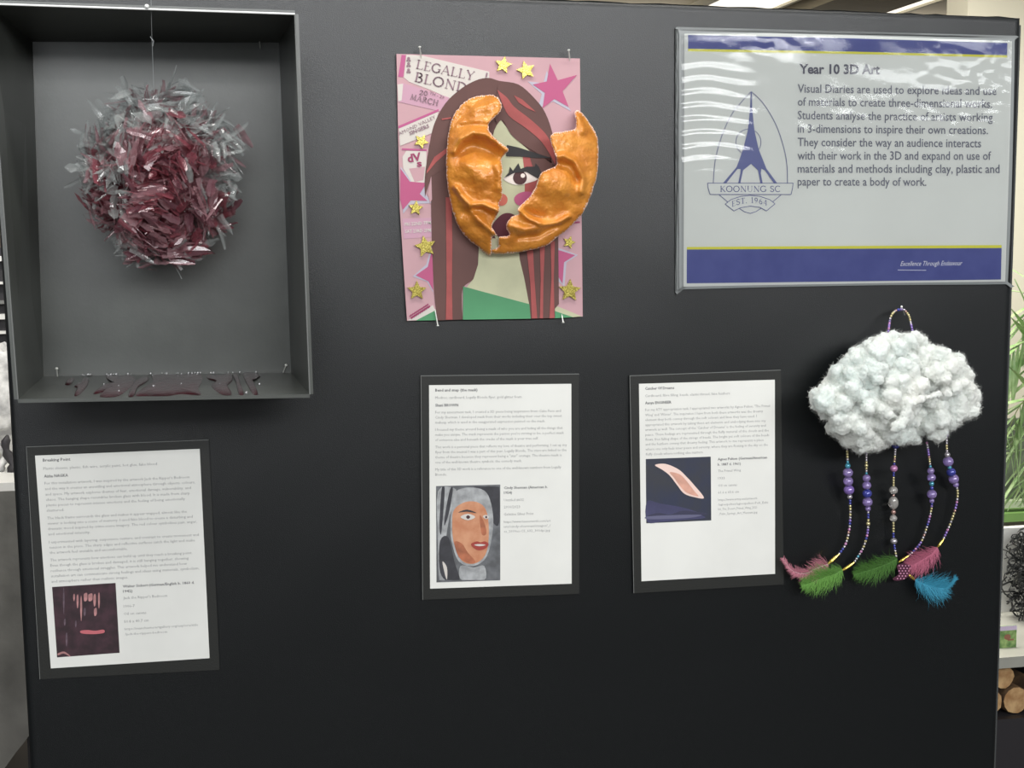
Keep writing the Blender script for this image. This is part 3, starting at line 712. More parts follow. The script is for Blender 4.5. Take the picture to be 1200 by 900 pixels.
# wrinkled clear film: thin gloss over the sheet
film = bpy.data.materials.new('clear_laminate_film'); film.use_nodes = True; nt = film.node_tree; nt.nodes.remove(nt.nodes['Principled BSDF'])
tr = nt.nodes.new('ShaderNodeBsdfTransparent'); gs = nt.nodes.new('ShaderNodeBsdfGlossy'); gs.inputs['Roughness'].default_value = .09
fn = nt.nodes.new('ShaderNodeFresnel'); fn.inputs[0].default_value = 1.5
mx = nt.nodes.new('ShaderNodeMixShader'); out = nt.nodes['Material Output']
tc = nt.nodes.new('ShaderNodeTexCoord'); mp = nt.nodes.new('ShaderNodeMapping'); mp.inputs['Scale'].default_value = (1, 1, 1)
nz = nt.nodes.new('ShaderNodeTexNoise'); nz.inputs['Scale'].default_value = 110; nz.inputs['Detail'].default_value = 3
bp = nt.nodes.new('ShaderNodeBump'); bp.inputs['Strength'].default_value = .12; bp.inputs['Distance'].default_value = .0008
nt.links.new(tc.outputs['Object'], mp.inputs[0]); nt.links.new(mp.outputs[0], nz.inputs['Vector']); nt.links.new(nz.outputs['Fac'], bp.inputs['Height'])
nt.links.new(bp.outputs[0], gs.inputs['Normal']); nt.links.new(fn.outputs[0], mx.inputs[0]); nt.links.new(tr.outputs[0], mx.inputs[1]); nt.links.new(gs.outputs[0], mx.inputs[2]); nt.links.new(mx.outputs[0], out.inputs[0])
NX, NZ = 150, 150; V = []; Fc = []
fc = [(799,39), (1186,47.5), (1178.5,331), (799,336.5)]
for j in range(NZ+1):
    for i in range(NX+1):
        u, v = i/NX, j/NZ
        x = (fc[0][0]*(1-u)+fc[1][0]*u)*(1-v)+(fc[3][0]*(1-u)+fc[2][0]*u)*v
        y = (fc[0][1]*(1-u)+fc[1][1]*u)*(1-v)+(fc[3][1]*(1-u)+fc[2][1]*u)*v
        k = max(0, 1-u/.23)**.5*math.exp(-((v-.36)/.19)**2) if u < .23 else 0    # creases run in from the left edge
        wv = .0007*k*math.sin((v+.012*math.sin(u*19)+.006*noise.noise(Vector((u*9, v*5, 0))))*2*PI*19)
        sw = .0011*noise.noise(Vector((u*3.2, v*4.1, 3)))+.0005*noise.noise(Vector((u*10, v*13, 5)))
        k2 = math.exp(-((u-.83)/.12)**2-((v-.25)/.2)**2)+.9*math.exp(-((u-.93)/.07)**2-((v-.2)/.12)**2)+.8*math.exp(-((u-.25)/.12)**2-((v-.0)/.07)**2)+.5*math.exp(-((u-.5)/.15)**2-((v-.38)/.16)**2)
        sw += k2*(.0008*noise.noise(Vector((u*26, v*30, 8)))+.00025*noise.noise(Vector((u*42, v*50, 5))))
        V.append(P(x, y, SD+.0022)+Vector((0, wv+sw, 0)))
for j in range(NZ):
    for i in range(NX):
        a = j*(NX+1)+i; Fc.append((a, a+NX+1, a+NX+2, a+1))
mesh_obj('clear_film', V, Fc, film, sign, smooth=True)

# ================================================================ ARTIST STATEMENT CARDS
def statement(mount, pap, label, lines, caps, pic, pdm=.003):
    t = thing('statement_card', label, 'card', (P(*mount[2], 0)+P(*mount[3], 0))/2, 'artist statement cards under the artworks')
    sheet('mount', mount, pdm, card_black, t, th=.0022)
    sheet('paper', pap, pdm+.0005, paper, t, th=.0004)
    (ax, ay), (bx, by), (cx_, cy_), (dx, dy) = pap
    s0 = (by-ay)/(bx-ax); s1 = (cy_-dy)/(cx_-dx)
    d = pdm+.0007
    mr = MB()
    (m0, m1, m2, m3) = mount
    lp_ = lambda a, b, t: (a[0]*(1-t)+b[0]*t, a[1]*(1-t)+b[1]*t)
    sheet('laminate_edge_highlight', [m0, m1, (m1[0], m1[1]+.7), (m0[0], m0[1]+.7)], pdm+.0003, edge, t, th=.0002)  # pale strip paints the light caught along the mount's top edge
    sheet('laminate_edge_highlight', [m0, (m0[0]+.6, m0[1]), (m3[0]+.6, m3[1]), m3], pdm+.0003, edge, t, th=.0002)  # same painted highlight down the left edge
    for (tx, x0, y0, x1, bold, h) in lines+caps:
        v = (y0-ay)/(dy-ay); s = s0*(1-v)+s1*v
        tgt = MB() if bold else mr; text(tgt, tx, x0, y0+h*.5, x1, y0+h*.5+s*(x1-x0), h, d, .02 if bold else 0, 1)
        if bold: tgt.obj('bold_text', inkb, t)
    mr.obj('text_block', ink, t)
    for name, pts, m, lv in pic: sheet(name, pts, d+.0002*lv, m, t, th=.0001)
    return t
# --- card one
o1 = lambda x, y: (20+x/4.8, 510+y/4.8)
def L1(tx, x, y, xr, b=0, c2=False, h=3.3):
    if c2: y += 672                       # second crop starts 140 px lower
    X, Y_ = o1(x, y); return (tx, X, Y_, 20+xr/4.8, b, h)
lines = [L1('Breaking Point', 145, 140, 300, 1, h=3.6), L1('Plastic sleeves, plastic, fish wire, acrylic paint, hot glue, fake blood', 148, 187, 787), L1('Aisha NAGKA', 152, 230, 287, 1, h=3.6),
 L1("For this installation artwork, I was inspired by the artwork Jack the Ripper's Bedroom", 155, 270, 970), L1('and the way it creates an unsettling and emotional atmosphere through objects, colours,', 157, 301, 1002),
 L1('and space. My artwork explores themes of fear, emotional damage, vulnerability, and', 160, 332, 978), L1('chaos. The hanging shape resembles broken glass with blood. It is made from sharp', 163, 362, 972),
 L1('plastic pieces to represent intense emotions and the feeling of being emotionally', 165, 393, 945), L1('shattered.', 167, 423, 265),
 L1('The black frame surrounds the glass and makes it appear trapped, almost like the', 170, 466, 955), L1('viewer is looking into a scene of memory. I used fake blood to create a disturbing and', 172, 496, 988),
 L1('dramatic mood inspired by crime scene imagery. The red colour symbolises pain, anger,', 174, 526, 1012), L1('and emotional intensity.', 176, 556, 412),
 L1('I experimented with layering, suspension, texture, and contrast to create movement and', 180, 601, 1022), L1('tension in the piece. The sharp edges and reflective surfaces catch the light and make', 182, 631, 1000), L1('the artwork feel unstable and uncomfortable.', 184, 660, 622),
 L1('The artwork represents how emotions can build up until they reach a breaking point.', 187, 702, 985), L1('Even though the glass is broken and damaged, it is still hanging together, showing', 188, 60, 965, c2=True),
 L1('resilience through emotional struggles. This artwork helped me understand how', 190, 90, 955, c2=True), L1('installation art can communicate strong feelings and ideas using materials, symbolism,', 192, 120, 1025, c2=True), L1('and atmosphere rather than realistic images.', 194, 150, 625, c2=True)]
caps = [L1('Walter Sickert (German/English b. 1860 d.', 595, 178, 998, 1, True, 3.2), L1('1942)', 596, 206, 650, 1, True, 3.2), L1("Jack the Ripper's Bedroom", 598, 243, 845, 0, True), L1('1906-7', 600, 290, 662, 0, True), L1('Oil on canvas', 601, 332, 727, 0, True), L1('50.8 x 40.7 cm', 603, 376, 740, 0, True),
 L1('https://manchesterartgallery.org/explore/title', 605, 418, 1018, 0, True, 2.9), L1('/jack-the-rippers-bedroom', 608, 447, 845, 0, True, 2.9)]
q1 = lambda x, y: (20+x/4.8, 650+y/4.8)
dm = mat('print_dark_maroon', (66, 40, 50), .55, var=.35, vscale=70); pk = mat('print_dusty_pink', (196, 140, 140), .6, var=.2, vscale=90); vi = mat('print_plum_grey', (112, 92, 104), .6, var=.3, vscale=120)
pic = [('picture', [q1(197,182), q1(554,159), q1(577,552), q1(225,578)], dm, 0)]
for x, y0, y1, w_, m in [(340,225,300,7,pk),(360,235,368,6,pk),(385,215,262,16,pk),(412,218,262,20,pk),(436,222,290,10,pk),(460,215,300,6,pk),(320,220,262,5,pk),(440,300,345,12,pk),(380,300,345,8,vi),(262,190,330,4,vi),(268,360,400,6,vi),(278,440,515,6,vi),(330,370,410,5,vi)]:
    pic.append(('picture_detail', cr([q1(x-w_/2, y0+6), q1(x+w_/2, y0), q1(x+w_/2+3, (y0+y1)/2), q1(x+w_/2, y1-5), q1(x-w_/2+2, y1), q1(x-w_/2-2, (y0+y1)/2)], 3), m, 1))
pic.append(('picture_detail', cr([q1(358,428), q1(400,424), q1(440,428), q1(486,422), q1(488,440), q1(430,447), q1(365,443)], 4), mat('print_rose', (196, 104, 112), .6), 1))
pic.append(('picture_detail', cr([q1(230,555), q1(265,545), q1(298,568), q1(296,572), q1(262,556), q1(232,566)], 3), pk, 1))
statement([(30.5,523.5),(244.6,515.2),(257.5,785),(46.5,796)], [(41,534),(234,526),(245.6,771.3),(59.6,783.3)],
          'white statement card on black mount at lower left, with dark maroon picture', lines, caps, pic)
# --- card two
def L2_(tx, x, y, xr, b=0, c2=False, h=3.2):
    Y_ = (560 if c2 else 430)+y/5.714; return (tx, 480+x/5.714, Y_, 480+xr/5.714, b, h)
lines = [L2_('Bend and snap (the mask)', 172, 155, 455, 1, h=3.4), L2_('Modroc, cardboard, Legally Blonde flyer, gold glitter foam', 172, 205, 750), L2_('Shani BROWN', 172, 256, 326, 1, h=3.4),
 L2_('For my assessment task, I created a 3D piece being inspiration from Cake Face and', 172, 303, 1013), L2_('Cindy Sherman. I developed mask from their works including their over the top sweet', 172, 337, 1020), L2_('makeup which is used in the exaggerated expression painted on the mask.', 172, 371, 908),
 L2_('I focused my theme around being a mask of who you are and hiding all the things that', 172, 419, 1025), L2_("make you unique. The mask represents the person you're striving to be, a perfect mask", 172, 453, 1033), L2_('of someone else and beneath the cracks of the mask is your true self.', 172, 488, 862),
 L2_('This work is a personal piece that reflects my love of theatre and performing. I cut up my', 172, 536, 1053), L2_('flyer from the musical I was a part of this year, Legally Blonde. The stars are linked to the', 172, 570, 1050), L2_('theme of theatre because they represent being a "star" onstage. The theatre mask is', 172, 604, 1018), L2_('one of the well-known theatre symbols: the comedy mask.', 172, 638, 752),
 L2_('My title of this 3D work is a reference to one of the well-known numbers from Legally', 172, 686, 1015), L2_('Blonde.', 172, 720, 250)]
caps = [L2_('Cindy Sherman (American b.', 632, 66, 925, 1, True, 3.1), L2_('1954)', 632, 99, 686, 1, True, 3.1), L2_('Untitled #632', 632, 148, 765, 0, True), L2_('2010/2023', 632, 195, 740, 0, True), L2_('Gelatine Silver Print', 632, 243, 830, 0, True),
 L2_('https://www.hauserwirth.com/art', 632, 294, 945, 0, True, 2.9), L2_('ists/cindy-sherman/images/_/', 632, 326, 945, 0, True, 2.9), L2_('cs_2010us-CS_632_300dpi.jpg', 632, 358, 940, 0, True, 2.9)]
q2 = lambda x, y: (480+x/5.714, 560+y/5.714)
gy = mat('print_mid_grey', (112, 114, 118), .6, var=.25, vscale=60); lgy = mat('print_light_grey', (176, 178, 180), .6, var=.2, vscale=80); dgy = mat('print_dark_grey', (62, 62, 68), .6, var=.2, vscale=60)
tan = mat('print_tan', (206, 150, 116), .6, var=.14, vscale=60, rgb2=(190, 126, 92)); tan2 = mat('print_terracotta', (186, 112, 80), .6, var=.2, vscale=70); redp = mat('print_brick_red', (158, 62, 54), .6); pale = mat('print_pale', (206, 200, 194), .6)
C4 = lambda pts, k=4: [q2(max(180, min(604, x)), max(58, min(684, y))) for x, y in cr(pts, k)]
pic = [('picture', [q2(177,55), q2(607,45), q2(607,686), q2(180,700)], gy, 0),
 ('picture_detail', C4([(430,60),(600,60),(600,300),(560,300),(520,180)]), dgy, 1), ('picture_detail', C4([(310,90),(400,64),(500,85),(545,170),(560,320),(520,520),(430,590),(330,560),(280,420),(275,280),(290,160)]), lgy, 2),
 ('picture_detail', C4([(190,90),(300,70),(310,130),(270,250),(245,400),(235,560),(260,680),(200,685),(190,400)]), lgy, 1), ('picture_detail', C4([(215,70),(235,70),(225,240),(210,380),(200,300)]), dgy, 2), ('picture_detail', C4([(270,80),(290,78),(262,240),(232,320),(240,230)]), dgy, 2),
 ('picture_detail', C4([(205,420),(262,400),(300,560),(335,690),(240,685),(200,600)]), dgy, 3), ('picture_detail', C4([(300,210),(380,160),(470,170),(520,240),(530,400),(505,520),(430,575),(345,550),(295,430),(285,300)]), tan, 3),
 ('picture_detail', C4([(300,430),(350,440),(390,500),(440,560),(400,570),(330,530)]), tan2, 4), ('picture_detail', C4([(470,250),(500,300),(515,370),(490,385),(478,350)]), tan2, 4),
 ('picture_detail', C4([(340,262),(390,240),(440,262),(392,284)], 3), pale, 5), ('picture_detail', C4([(378,262),(392,250),(406,262),(392,276)], 3), iris, 6), ('picture_detail', C4([(325,232),(385,212),(450,236),(385,226)], 3), dgy, 5),
 ('picture_detail', C4([(490,258),(512,248),(532,262),(512,276)], 3), pale, 5), ('picture_detail', C4([(506,262),(514,254),(520,264),(513,272)], 3), iris, 6),
 ('picture_detail', C4([(410,445),(450,425),(475,432),(505,425),(530,446),(500,478),(450,482)], 3), redp, 5), ('picture_detail', C4([(432,449),(470,443),(510,449),(470,458)], 3), pale, 6),
 ('picture_detail', C4([(340,590),(430,600),(500,590),(500,690),(350,692)]), lgy, 2), ('picture_detail', C4([(220,560),(250,600),(250,680),(235,640)]), pale, 4)]
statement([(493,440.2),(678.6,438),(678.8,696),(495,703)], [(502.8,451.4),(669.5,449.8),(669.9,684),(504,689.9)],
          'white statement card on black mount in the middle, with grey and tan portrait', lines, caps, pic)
# --- card three
def L3(tx, x, y, xr, b=0, c2=False, h=3.1):
    if c2: return (tx, 730+x/6, 550+y/6, 730+xr/6, b, h)
    return (tx, 730+x/6.154, 430+y/6.154, 730+xr/6.154, b, h)
lines = [L3('Catcher Of Dreams', 160, 155, 370, 1, h=3.3), L3('Cardboard, fibre filling, beads, elastic thread, fake feathers', 160, 208, 772), L3('Aanya ENGINEER', 160, 259, 350, 1, h=3.3),
 L3("For my ATY appropriation task, I appropriated two artworks by Agnes Pelton, 'The Primal", 161, 309, 1060), L3("Wing' and 'Winter'. The inspiration I have from both these artworks was the dreamy", 161, 346, 1010), L3('element they both convey through the soft colours and lines they have used. I', 161, 381, 965),
 L3('appropriated this artwork by taking these art elements and embodying them into my', 162, 417, 1030), L3("artwork as well. The concept of the 'Catcher of Dreams' is the feeling of serenity and", 162, 452, 1030), L3('peace. These feelings are represented through the fluffy material of the clouds and the', 162, 488, 1052),
 L3('flows, free falling shape of the strings of beads. The bright yet soft colours of the beads', 163, 523, 1055), L3('and the feathers convey that dreamy feeling. This artwork to me represents a place', 163, 557, 1015), L3('where one only feels inner peace and serenity, where they are floating in the sky on the', 164, 593, 1045), L3('fluffy clouds where nothing else matters.', 165, 629, 580)]
caps = [L3('Agnes Pelton (German/American', 684, 665, 1040, 1, h=3), L3('b. 1887 d. 1961)', 684, 703, 850, 1, h=3), L3('The Primal Wing', 686, 750, 850, h=3), L3('1933', 670, 62, 716, 0, True, 3), L3('Oil on canvas', 670, 113, 802, 0, True, 3), L3('61.6 x 63.6 cm', 670, 162, 815, 0, True, 3),
 L3('https://www.artsy.net/artwork', 670, 214, 945, 0, True, 2.8), L3('/agnespelton/agnespelton-Pelt_Exhi', 670, 247, 1020, 0, True, 2.8), L3('bit_The_Desert_Primal_Wing_2021', 670, 279, 942, 0, True, 2.8), L3('_Palm_Springs_Art_Museum.jpg', 670, 313, 945, 0, True, 2.8)]
q3 = lambda x, y: (730+x/6, 550+y/6)
nv = mat('print_night_blue', (44, 50, 72), .55, var=.25, vscale=24, rgb2=(52, 54, 62)); vb = mat('print_violet_haze', (70, 70, 106), .55, var=.15, vscale=30); hl = mat('print_hill', (54, 54, 78), .55); ps = mat('print_peach', (226, 170, 150), .55, var=.12, vscale=50); psl = mat('print_shell_pink', (236, 208, 198), .55); lv_ = mat('print_lavender', (98, 98, 126), .55)
pic = [('picture', [(756.8,538),(832.9,535.1),(833.5,609.8),(757.4,613.2)], nv, 0),
 ('picture_detail', cr([q3(170,225), q3(260,240), q3(420,268), q3(520,300), q3(560,325), q3(560,345), q3(300,365), q3(172,370)], 4), vb, 1),
 ('picture_detail', cr([q3(172,330), q3(250,305), q3(330,318), q3(420,290), q3(520,300), q3(590,310), q3(560,322), q3(300,328)], 4), hl, 2),
 ('picture_detail', cr([q3(172,332), q3(350,322), q3(550,320), q3(480,340), q3(300,350), q3(172,350)], 4), lv_, 3),
 ('picture_detail', cr([q3(225,-30), q3(300,-38), q3(390,0), q3(450,55), q3(500,110), q3(570,200), q3(500,195), q3(430,170), q3(380,110), q3(330,45), q3(280,5)], 5), psl, 2),
 ('picture_detail', cr([q3(330,20), q3(400,35), q3(450,85), q3(500,150), q3(530,190), q3(450,165), q3(400,115), q3(360,60)], 5), ps, 3)]
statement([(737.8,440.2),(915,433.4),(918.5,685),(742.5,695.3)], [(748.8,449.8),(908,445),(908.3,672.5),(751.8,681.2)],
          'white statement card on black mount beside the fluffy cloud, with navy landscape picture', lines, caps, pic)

# ================================================================ FLUFFY CLOUD DREAM CATCHER
CD = .055
cc = lambda x, y: (940+x/5.295, 370+y/5.295)
col_out = [cc(*p) for p in [(30,520),(62,462),(100,450),(130,400),(210,310),(290,228),(400,152),(500,112),(600,97),(680,118),(740,97),(772,142),(830,190),(900,212),(980,235),(1012,300),(1052,370),(1080,450),(1105,500),(1095,580),(1080,640),(1020,645),(960,672),(900,740),(830,780),(740,785),(640,790),(560,800),(470,825),(390,850),(330,840),(260,800),(200,750),(130,680),(110,620),(50,570)]]
cat = thing('cloud_dream_catcher', 'fluffy white cloud hanging by a beaded loop, trailing bead strings and feathers', 'artwork', P(1050, 700, .02))
bm = bmesh.new(); rr = random.Random(3)
def addball(c, r): bmesh.ops.create_icosphere(bm, subdivisions=2, radius=r, matrix=Matrix.Translation(c))
cnt = 0
while cnt < 480:
    x = rr.uniform(945, 1150); y = rr.uniform(385, 535)
    if not inside((x, y), col_out): continue
    e = pdist((x, y), col_out)
    r = rr.uniform(6, 13)
    if e < r*.82: 
        if e < 3.2: continue
        r = e*1.12
    hh = 42*math.sqrt(max(.0, 1-(1-min(1, e/62))**2))
    dd = rr.uniform(-.5, 1)*max(0, hh-r*.5)
    addball(P(x, y, CD+dd*.001), r*.00108); cnt += 1
for t in [i/40 for i in range(41)]:
    x, y = cc(*cr([(580,690),(625,650),(655,580),(700,530),(770,505),(850,485)], 8, False)[int(t*40)])
    addball(P(x, y, CD+.046), (.0062 if t < .4 else .0048)*(1-.3*t))
for t in range(12):
    x, y = cc(*[(480+9*t, 592+3.2*t)][0]); addball(P(x, y, CD+.04), .0034)
me = bpy.data.meshes.new('c'); bm.to_mesh(me); bm.free(); tmp = bpy.data.objects.new('c', me); COL.objects.link(tmp)
md = tmp.modifiers.new('r', 'REMESH'); md.mode = 'VOXEL'; md.voxel_size = .0015; md.use_smooth_shade = True
ms = tmp.modifiers.new('s', 'SMOOTH'); ms.factor = .6; ms.iterations = 14
bpy.context.view_layer.update()
ev = tmp.evaluated_get(bpy.context.evaluated_depsgraph_get()); me2 = bpy.data.meshes.new_from_object(ev)
V = [v.co.copy() for v in me2.vertices]; N_ = [v.normal.copy() for v in me2.vertices]; Fc = [tuple(p.vertices) for p in me2.polygons]
bpy.data.objects.remove(tmp); bpy.data.meshes.remove(me2)
V = [v+n*(.0042*noise.noise(v*95)+.0030*abs(noise.noise(v*190))+.0017*noise.noise(v*420)+.0006*noise.noise(v*900)+.0012) for v, n in zip(V, N_)]
fluff = mat('white_fibre_filling', (228, 229, 223), .95, sheen=.3, bump=.5, bscale=700, var=1, vscale=12, rgb2=(212, 222, 218), spec=.1, bdist=.001)
b = fluff.node_tree.nodes['Principled BSDF']; b.inputs['Subsurface Weight'].default_value = .6; b.inputs['Subsurface Radius'].default_value = (1, 1, 1); b.inputs['Subsurface Scale'].default_value = .014
mesh_obj('cloud_body', V, Fc, fluff, cat, smooth=True)
fm = mat('loose_fibres', (234, 235, 230), .9, sheen=.3, spec=.1)
mb = MB(); rr = random.Random(11)
for k in range(42000):
    i = rr.randrange(len(V)); v, n = V[i], N_[i]
    if n.y > .35: continue
    t = Vector((rr.gauss(0, 1), rr.gauss(0, 1), rr.gauss(0, 1))); t = (t-n*t.dot(n)*.8).normalized(); L = rr.uniform(.0025, .0065)
    s = t.cross(n).normalized()*rr.uniform(.00006, .00013); curl = t.cross(n)*L*rr.uniform(-.5, .5)
    p0 = v-n*.0004; p1 = v+n*L*.35+t*L*.3+curl*.4; p2 = v+n*L*.5+t*L*.75+curl; p3 = v+n*L*rr.uniform(.25, .7)+t*L*1.1+curl*.5
    mb.add([p0-s, p0+s, p1-s, p1+s, p2-s*.8, p2+s*.8, p3], [(0, 1, 3, 2), (2, 3, 5, 4), (4, 5, 6)])
mb.obj('loose_fibres', fm, cat, kind='stuff')
# beads
def bead_mat(n, rgb, metal=0, trans=0, rough=.12): return mat(n, rgb, rough, metal=metal, coat=1, trans=trans)
BM = {'p': bead_mat('bead_purple', (146, 118, 196), .3), 'v': bead_mat('bead_violet', (166, 144, 206), .1, .35), 'g': bead_mat('bead_gold', (216, 204, 152), .6), 's': bead_mat('bead_silver', (206, 200, 206), .7),
      'n': bead_mat('bead_navy', (64, 70, 160), .2), 't': bead_mat('bead_teal', (80, 160, 184), .3), 'k': bead_mat('bead_pink', (204, 142, 190), .3), 'c': bead_mat('bead_clear', (214, 210, 204), .1, .5), 'r': bead_mat('bead_rose_gold', (196, 156, 146), .6)}
bm = bmesh.new(); bmesh.ops.create_uvsphere(bm, u_segments=12, v_segments=8, radius=.5)
BME = {}
for k, m in BM.items():
    me = bpy.data.meshes.new('bead'); bm.to_mesh(me); me.materials.append(m); me.polygons.foreach_set('use_smooth', [True]*len(me.polygons)); BME[k] = me
bm.free()
thread = mat('elastic_thread', (180, 176, 190), .4)
def strand(name, pts, conv, d, spec, ease=0):
    path = cr([conv(*p)+(dd,) for p, dd in zip(pts, d)], 8, False)
    W = [P(x, y, z_) for x, y, z_ in path]
    o = MB().tube(W, .0004, 6).obj(name, thread, cat)
    cum = [0]
    for i in range(1, len(W)): cum.append(cum[-1]+(W[i]-W[i-1]).length)
    tot = sum(s for _, s in spec)*1.0; sc_ = cum[-1]/tot; pos = 0
    for c, s in spec:
        mid = (pos+s/2)*sc_; pos += s
        i = 1
        while i < len(cum)-1 and cum[i] < mid: i += 1
        f = (mid-cum[i-1])/(cum[i]-cum[i-1]); p = W[i-1].lerp(W[i], f); t = (W[i]-W[i-1]).normalized()
        b_ = bpy.data.objects.new('bead', BME[c]); place(b_, o, p)
        b_.rotation_euler = t.to_track_quat('Z', 'Y').to_euler(); L = s*sc_*.98
        dia = max(L, .0038) if s < 6 else L*1.08
        if c == 'c' and s > 10: dia = L*.72
        b_.scale = (dia, dia, L)
    return o
b4 = lambda x, y: (900+x/4, 500+y/4)
sm = lambda s, n=2.6: [(c, n) for c in s]
dep = lambda n, a=.045, b_=.012: [a+(b_-a)*min(1, i/(n-1)*1.8) for i in range(n)]
s1 = [(368,50),(372,120),(374,190),(376,260),(384,340),(386,410),(381,480),(364,550),(330,602)]
strand('bead_string', s1, b4, dep(9), [('p',3),('p',4.5)]+sm('ssggg')+sm('st')+[('t',5),('v',8.5),('v',8.5),('p',9),('s',5)]+sm('nnggsg')+sm('spnskrsg')+sm('sksnns'))
s2 = [(462,90),(461,170),(462,250),(466,350),(470,420),(466,500),(445,570),(404,636)]
strand('bead_string', s2, b4, dep(8), [('p',4),('v',4)]+sm('sssg')+[('g',3.5)]+sm('gst')+[('v',7),('v',8),('n',8.5),('v',9),('v',5.5)]+sm('snng')+[('g',4)]+sm('sppkn')+sm('gsgskst')+sm('ss'))
s3 = [(600,50),(596,120),(590,200),(588,300),(588,380),(588,460),(590,540),(602,612)]
strand('bead_string', s3, b4, dep(8), [('p',4),('n',8)]+sm('sssgrg')+[('n',2.6)]+[('k',7)]+sm('nnggg')+sm('g')+[('c',8),('r',3),('c',14),('r',5),('c',7)]+sm('gggg')+sm('nn')+[('s',6.5)]+sm('nnsgs'))
s4 = [(744,70),(756,150),(765,230),(768,330),(765,390),(748,460),(715,545),(660,605)]
strand('bead_string', s4, b4, dep(8), sm('kssppp')+sm('rggs')+[('t',3),('v',6.5),('v',8),('t',5),('n',4),('v',9),('v',5)]+sm('npgg')+sm('skppn')+sm('sgsrsgp')+sm('pnknss'))
s5 = [(838,30),(838,110),(848,180),(868,240),(888,300),(882,370),(856,450),(822,528)]
strand('bead_string', s5, b4, dep(8), [('p',3.5)]+sm('sssggs')+[('s',5.5),('v',9),('t',4),('n',8),('v',9),('v',5.5)]+sm('sgggsk')+sm('pprgggs')+sm('gskpps'))
lp = lambda x, y: (1020+x/15, 345+y/15)
strand('hanging_loop', [(296,760),(305,700),(322,600),(336,500),(352,420),(382,348),(450,284),(515,268),(575,262),(630,310),(680,380),(702,470),(722,560),(742,660),(748,740)], lp, [.03]*3+[.022]*3+[.016]*4+[.022]*2+[.03]*3,
       sm('kkpkppkvsgggsr', 2.4)+[('n',3),('v',3.2)]+sm('srgg', 2.4)+sm('ggsspppvv', 2.4))
pin(1056.6, 359.5, .022, 1060.3, 369, .004, 'bent silver pin holding the beaded loop above the cloud', None, .0009)
# gold crimps
goldc = mat('gold_foil_crimp', (224, 196, 92), .25, metal=.8, coat=.5)
for a_, b_, w_ in [((332,598),(280,645),.003),((404,636),(346,676),.0028),((660,604),(612,636),.0026),((823,527),(794,566),.0028),((652,688),(692,720),.0030)]:
    a3, b3 = P(*b4(*a_), .014), P(*b4(*b_), .014); MB().tube([a3, a3.lerp(b3, .3), a3.lerp(b3, .7), b3], [w_*.35, w_*.7, w_*.75, w_*.3], 8).obj('gold_crimp', goldc, cat)
def feather(name, pts, wd, m, seed, n=420, d=.014, lab=None, curl=.5, sharp=.8, wprof=None, kq=None):
    rr = random.Random(seed); path = [P(*b4(*p), d) for p in cr(pts, 8, False)]; path = [p+Vector((0, -.003*math.sin(i/len(path)*PI), 0)) for i, p in enumerate(path)]
    q = MB().tube(path, [.0005*(1-.8*i/len(path)) for i in range(len(path))], 5)
    mb = MB(); N = len(path)-1
    for k in range(n):
        t = rr.random()**.9*.97; f = t*N; i = int(f); p = path[i].lerp(path[min(N, i+1)], f-i); tan_ = (path[min(N, i+1)]-path[max(0, i-1)]).normalized()
        side = tan_.cross(Vector((0, 1, 0))).normalized()*rr.choice((-1, 1)); out_ = Vector((0, -rr.uniform(-.2, .55), 0))
        W_ = (wprof(t) if wprof else math.sin(PI*min(1, t*.9+.14))**.7)*wd*(rr.uniform(.55, 1.1) if rr.random() < .8 else rr.uniform(1.1, 1.45))
        dir_ = (side+tan_*sharp*rr.uniform(.4, 1.4)+out_+Vector((rr.gauss(0, curl*.3), 0, rr.gauss(0, curl*.3)))).normalized()
        dr2 = (dir_+tan_*rr.uniform(.1, .8)+Vector((rr.gauss(0, curl*.5), rr.gauss(0, .15), rr.gauss(0, curl*.5)-.15))).normalized()
        s = dir_.cross(Vector((0, 1, 0))).normalized()*.00017
        a0 = p; a1 = p+dir_*W_*.5; a2 = a1+dr2*W_*.32; a3 = a2+(dr2+Vector((rr.gauss(0, curl), 0, rr.gauss(0, curl)))*.6).normalized()*W_*.25
        mb.add([a0-s, a0+s, a1-s, a1+s, a2-s*.7, a2+s*.7, a3], [(0, 1, 3, 2), (2, 3, 5, 4), (4, 5, 6)])
    o = mb.obj(name, m, cat)
    if lab: o['label'] = lab
    mesh_obj('quill', q.V, q.F, m if kq is None else kq, o)
    return o
fp = mat('feather_pink', (196, 124, 140), .7, sheen=.4); fg = mat('feather_green', (98, 150, 62), .7, sheen=.4); fg2 = mat('feather_dark_green', (70, 118, 42), .7, sheen=.4)
fb = mat('feather_blue', (46, 140, 170), .7, sheen=.4); fq = mat('quill_pale', (214, 190, 190), .5); fpk = mat('feather_rose', (188, 102, 128), .7, sheen=.4)
feather('feather', [(284,644),(230,660),(170,686),(110,672),(66,612)], .020, fp, 1, 700, lab='long curved pink feather', curl=.35, wprof=lambda t: (.3+.7*max(0, 1-t*1.15))*(1 if t < .7 else .8), kq=fq)
feather('feather', [(350,672),(310,690),(260,705),(200,730),(150,745)], .024, fg, 2, 900, d=.02, lab='fluffy bright green feather', curl=.7)
feather('feather', [(606,618),(560,640),(500,662),(440,680),(396,694)], .021, fg2, 3, 900, lab='fluffy dark green feather', curl=.6)
feather('feather', [(796,566),(760,600),(715,625),(680,645),(655,655)], .022, fpk, 4, 800, lab='fluffy pink feather', curl=.5)
feather('feather', [(690,718),(740,740),(790,752),(840,750),(884,700)], .025, fb, 5, 900, d=.018, lab='fluffy bright blue feather', curl=.7, wprof=lambda t: max(.12, math.sin(PI*min(1, t*1.15+.12)))**.8, kq=fb)
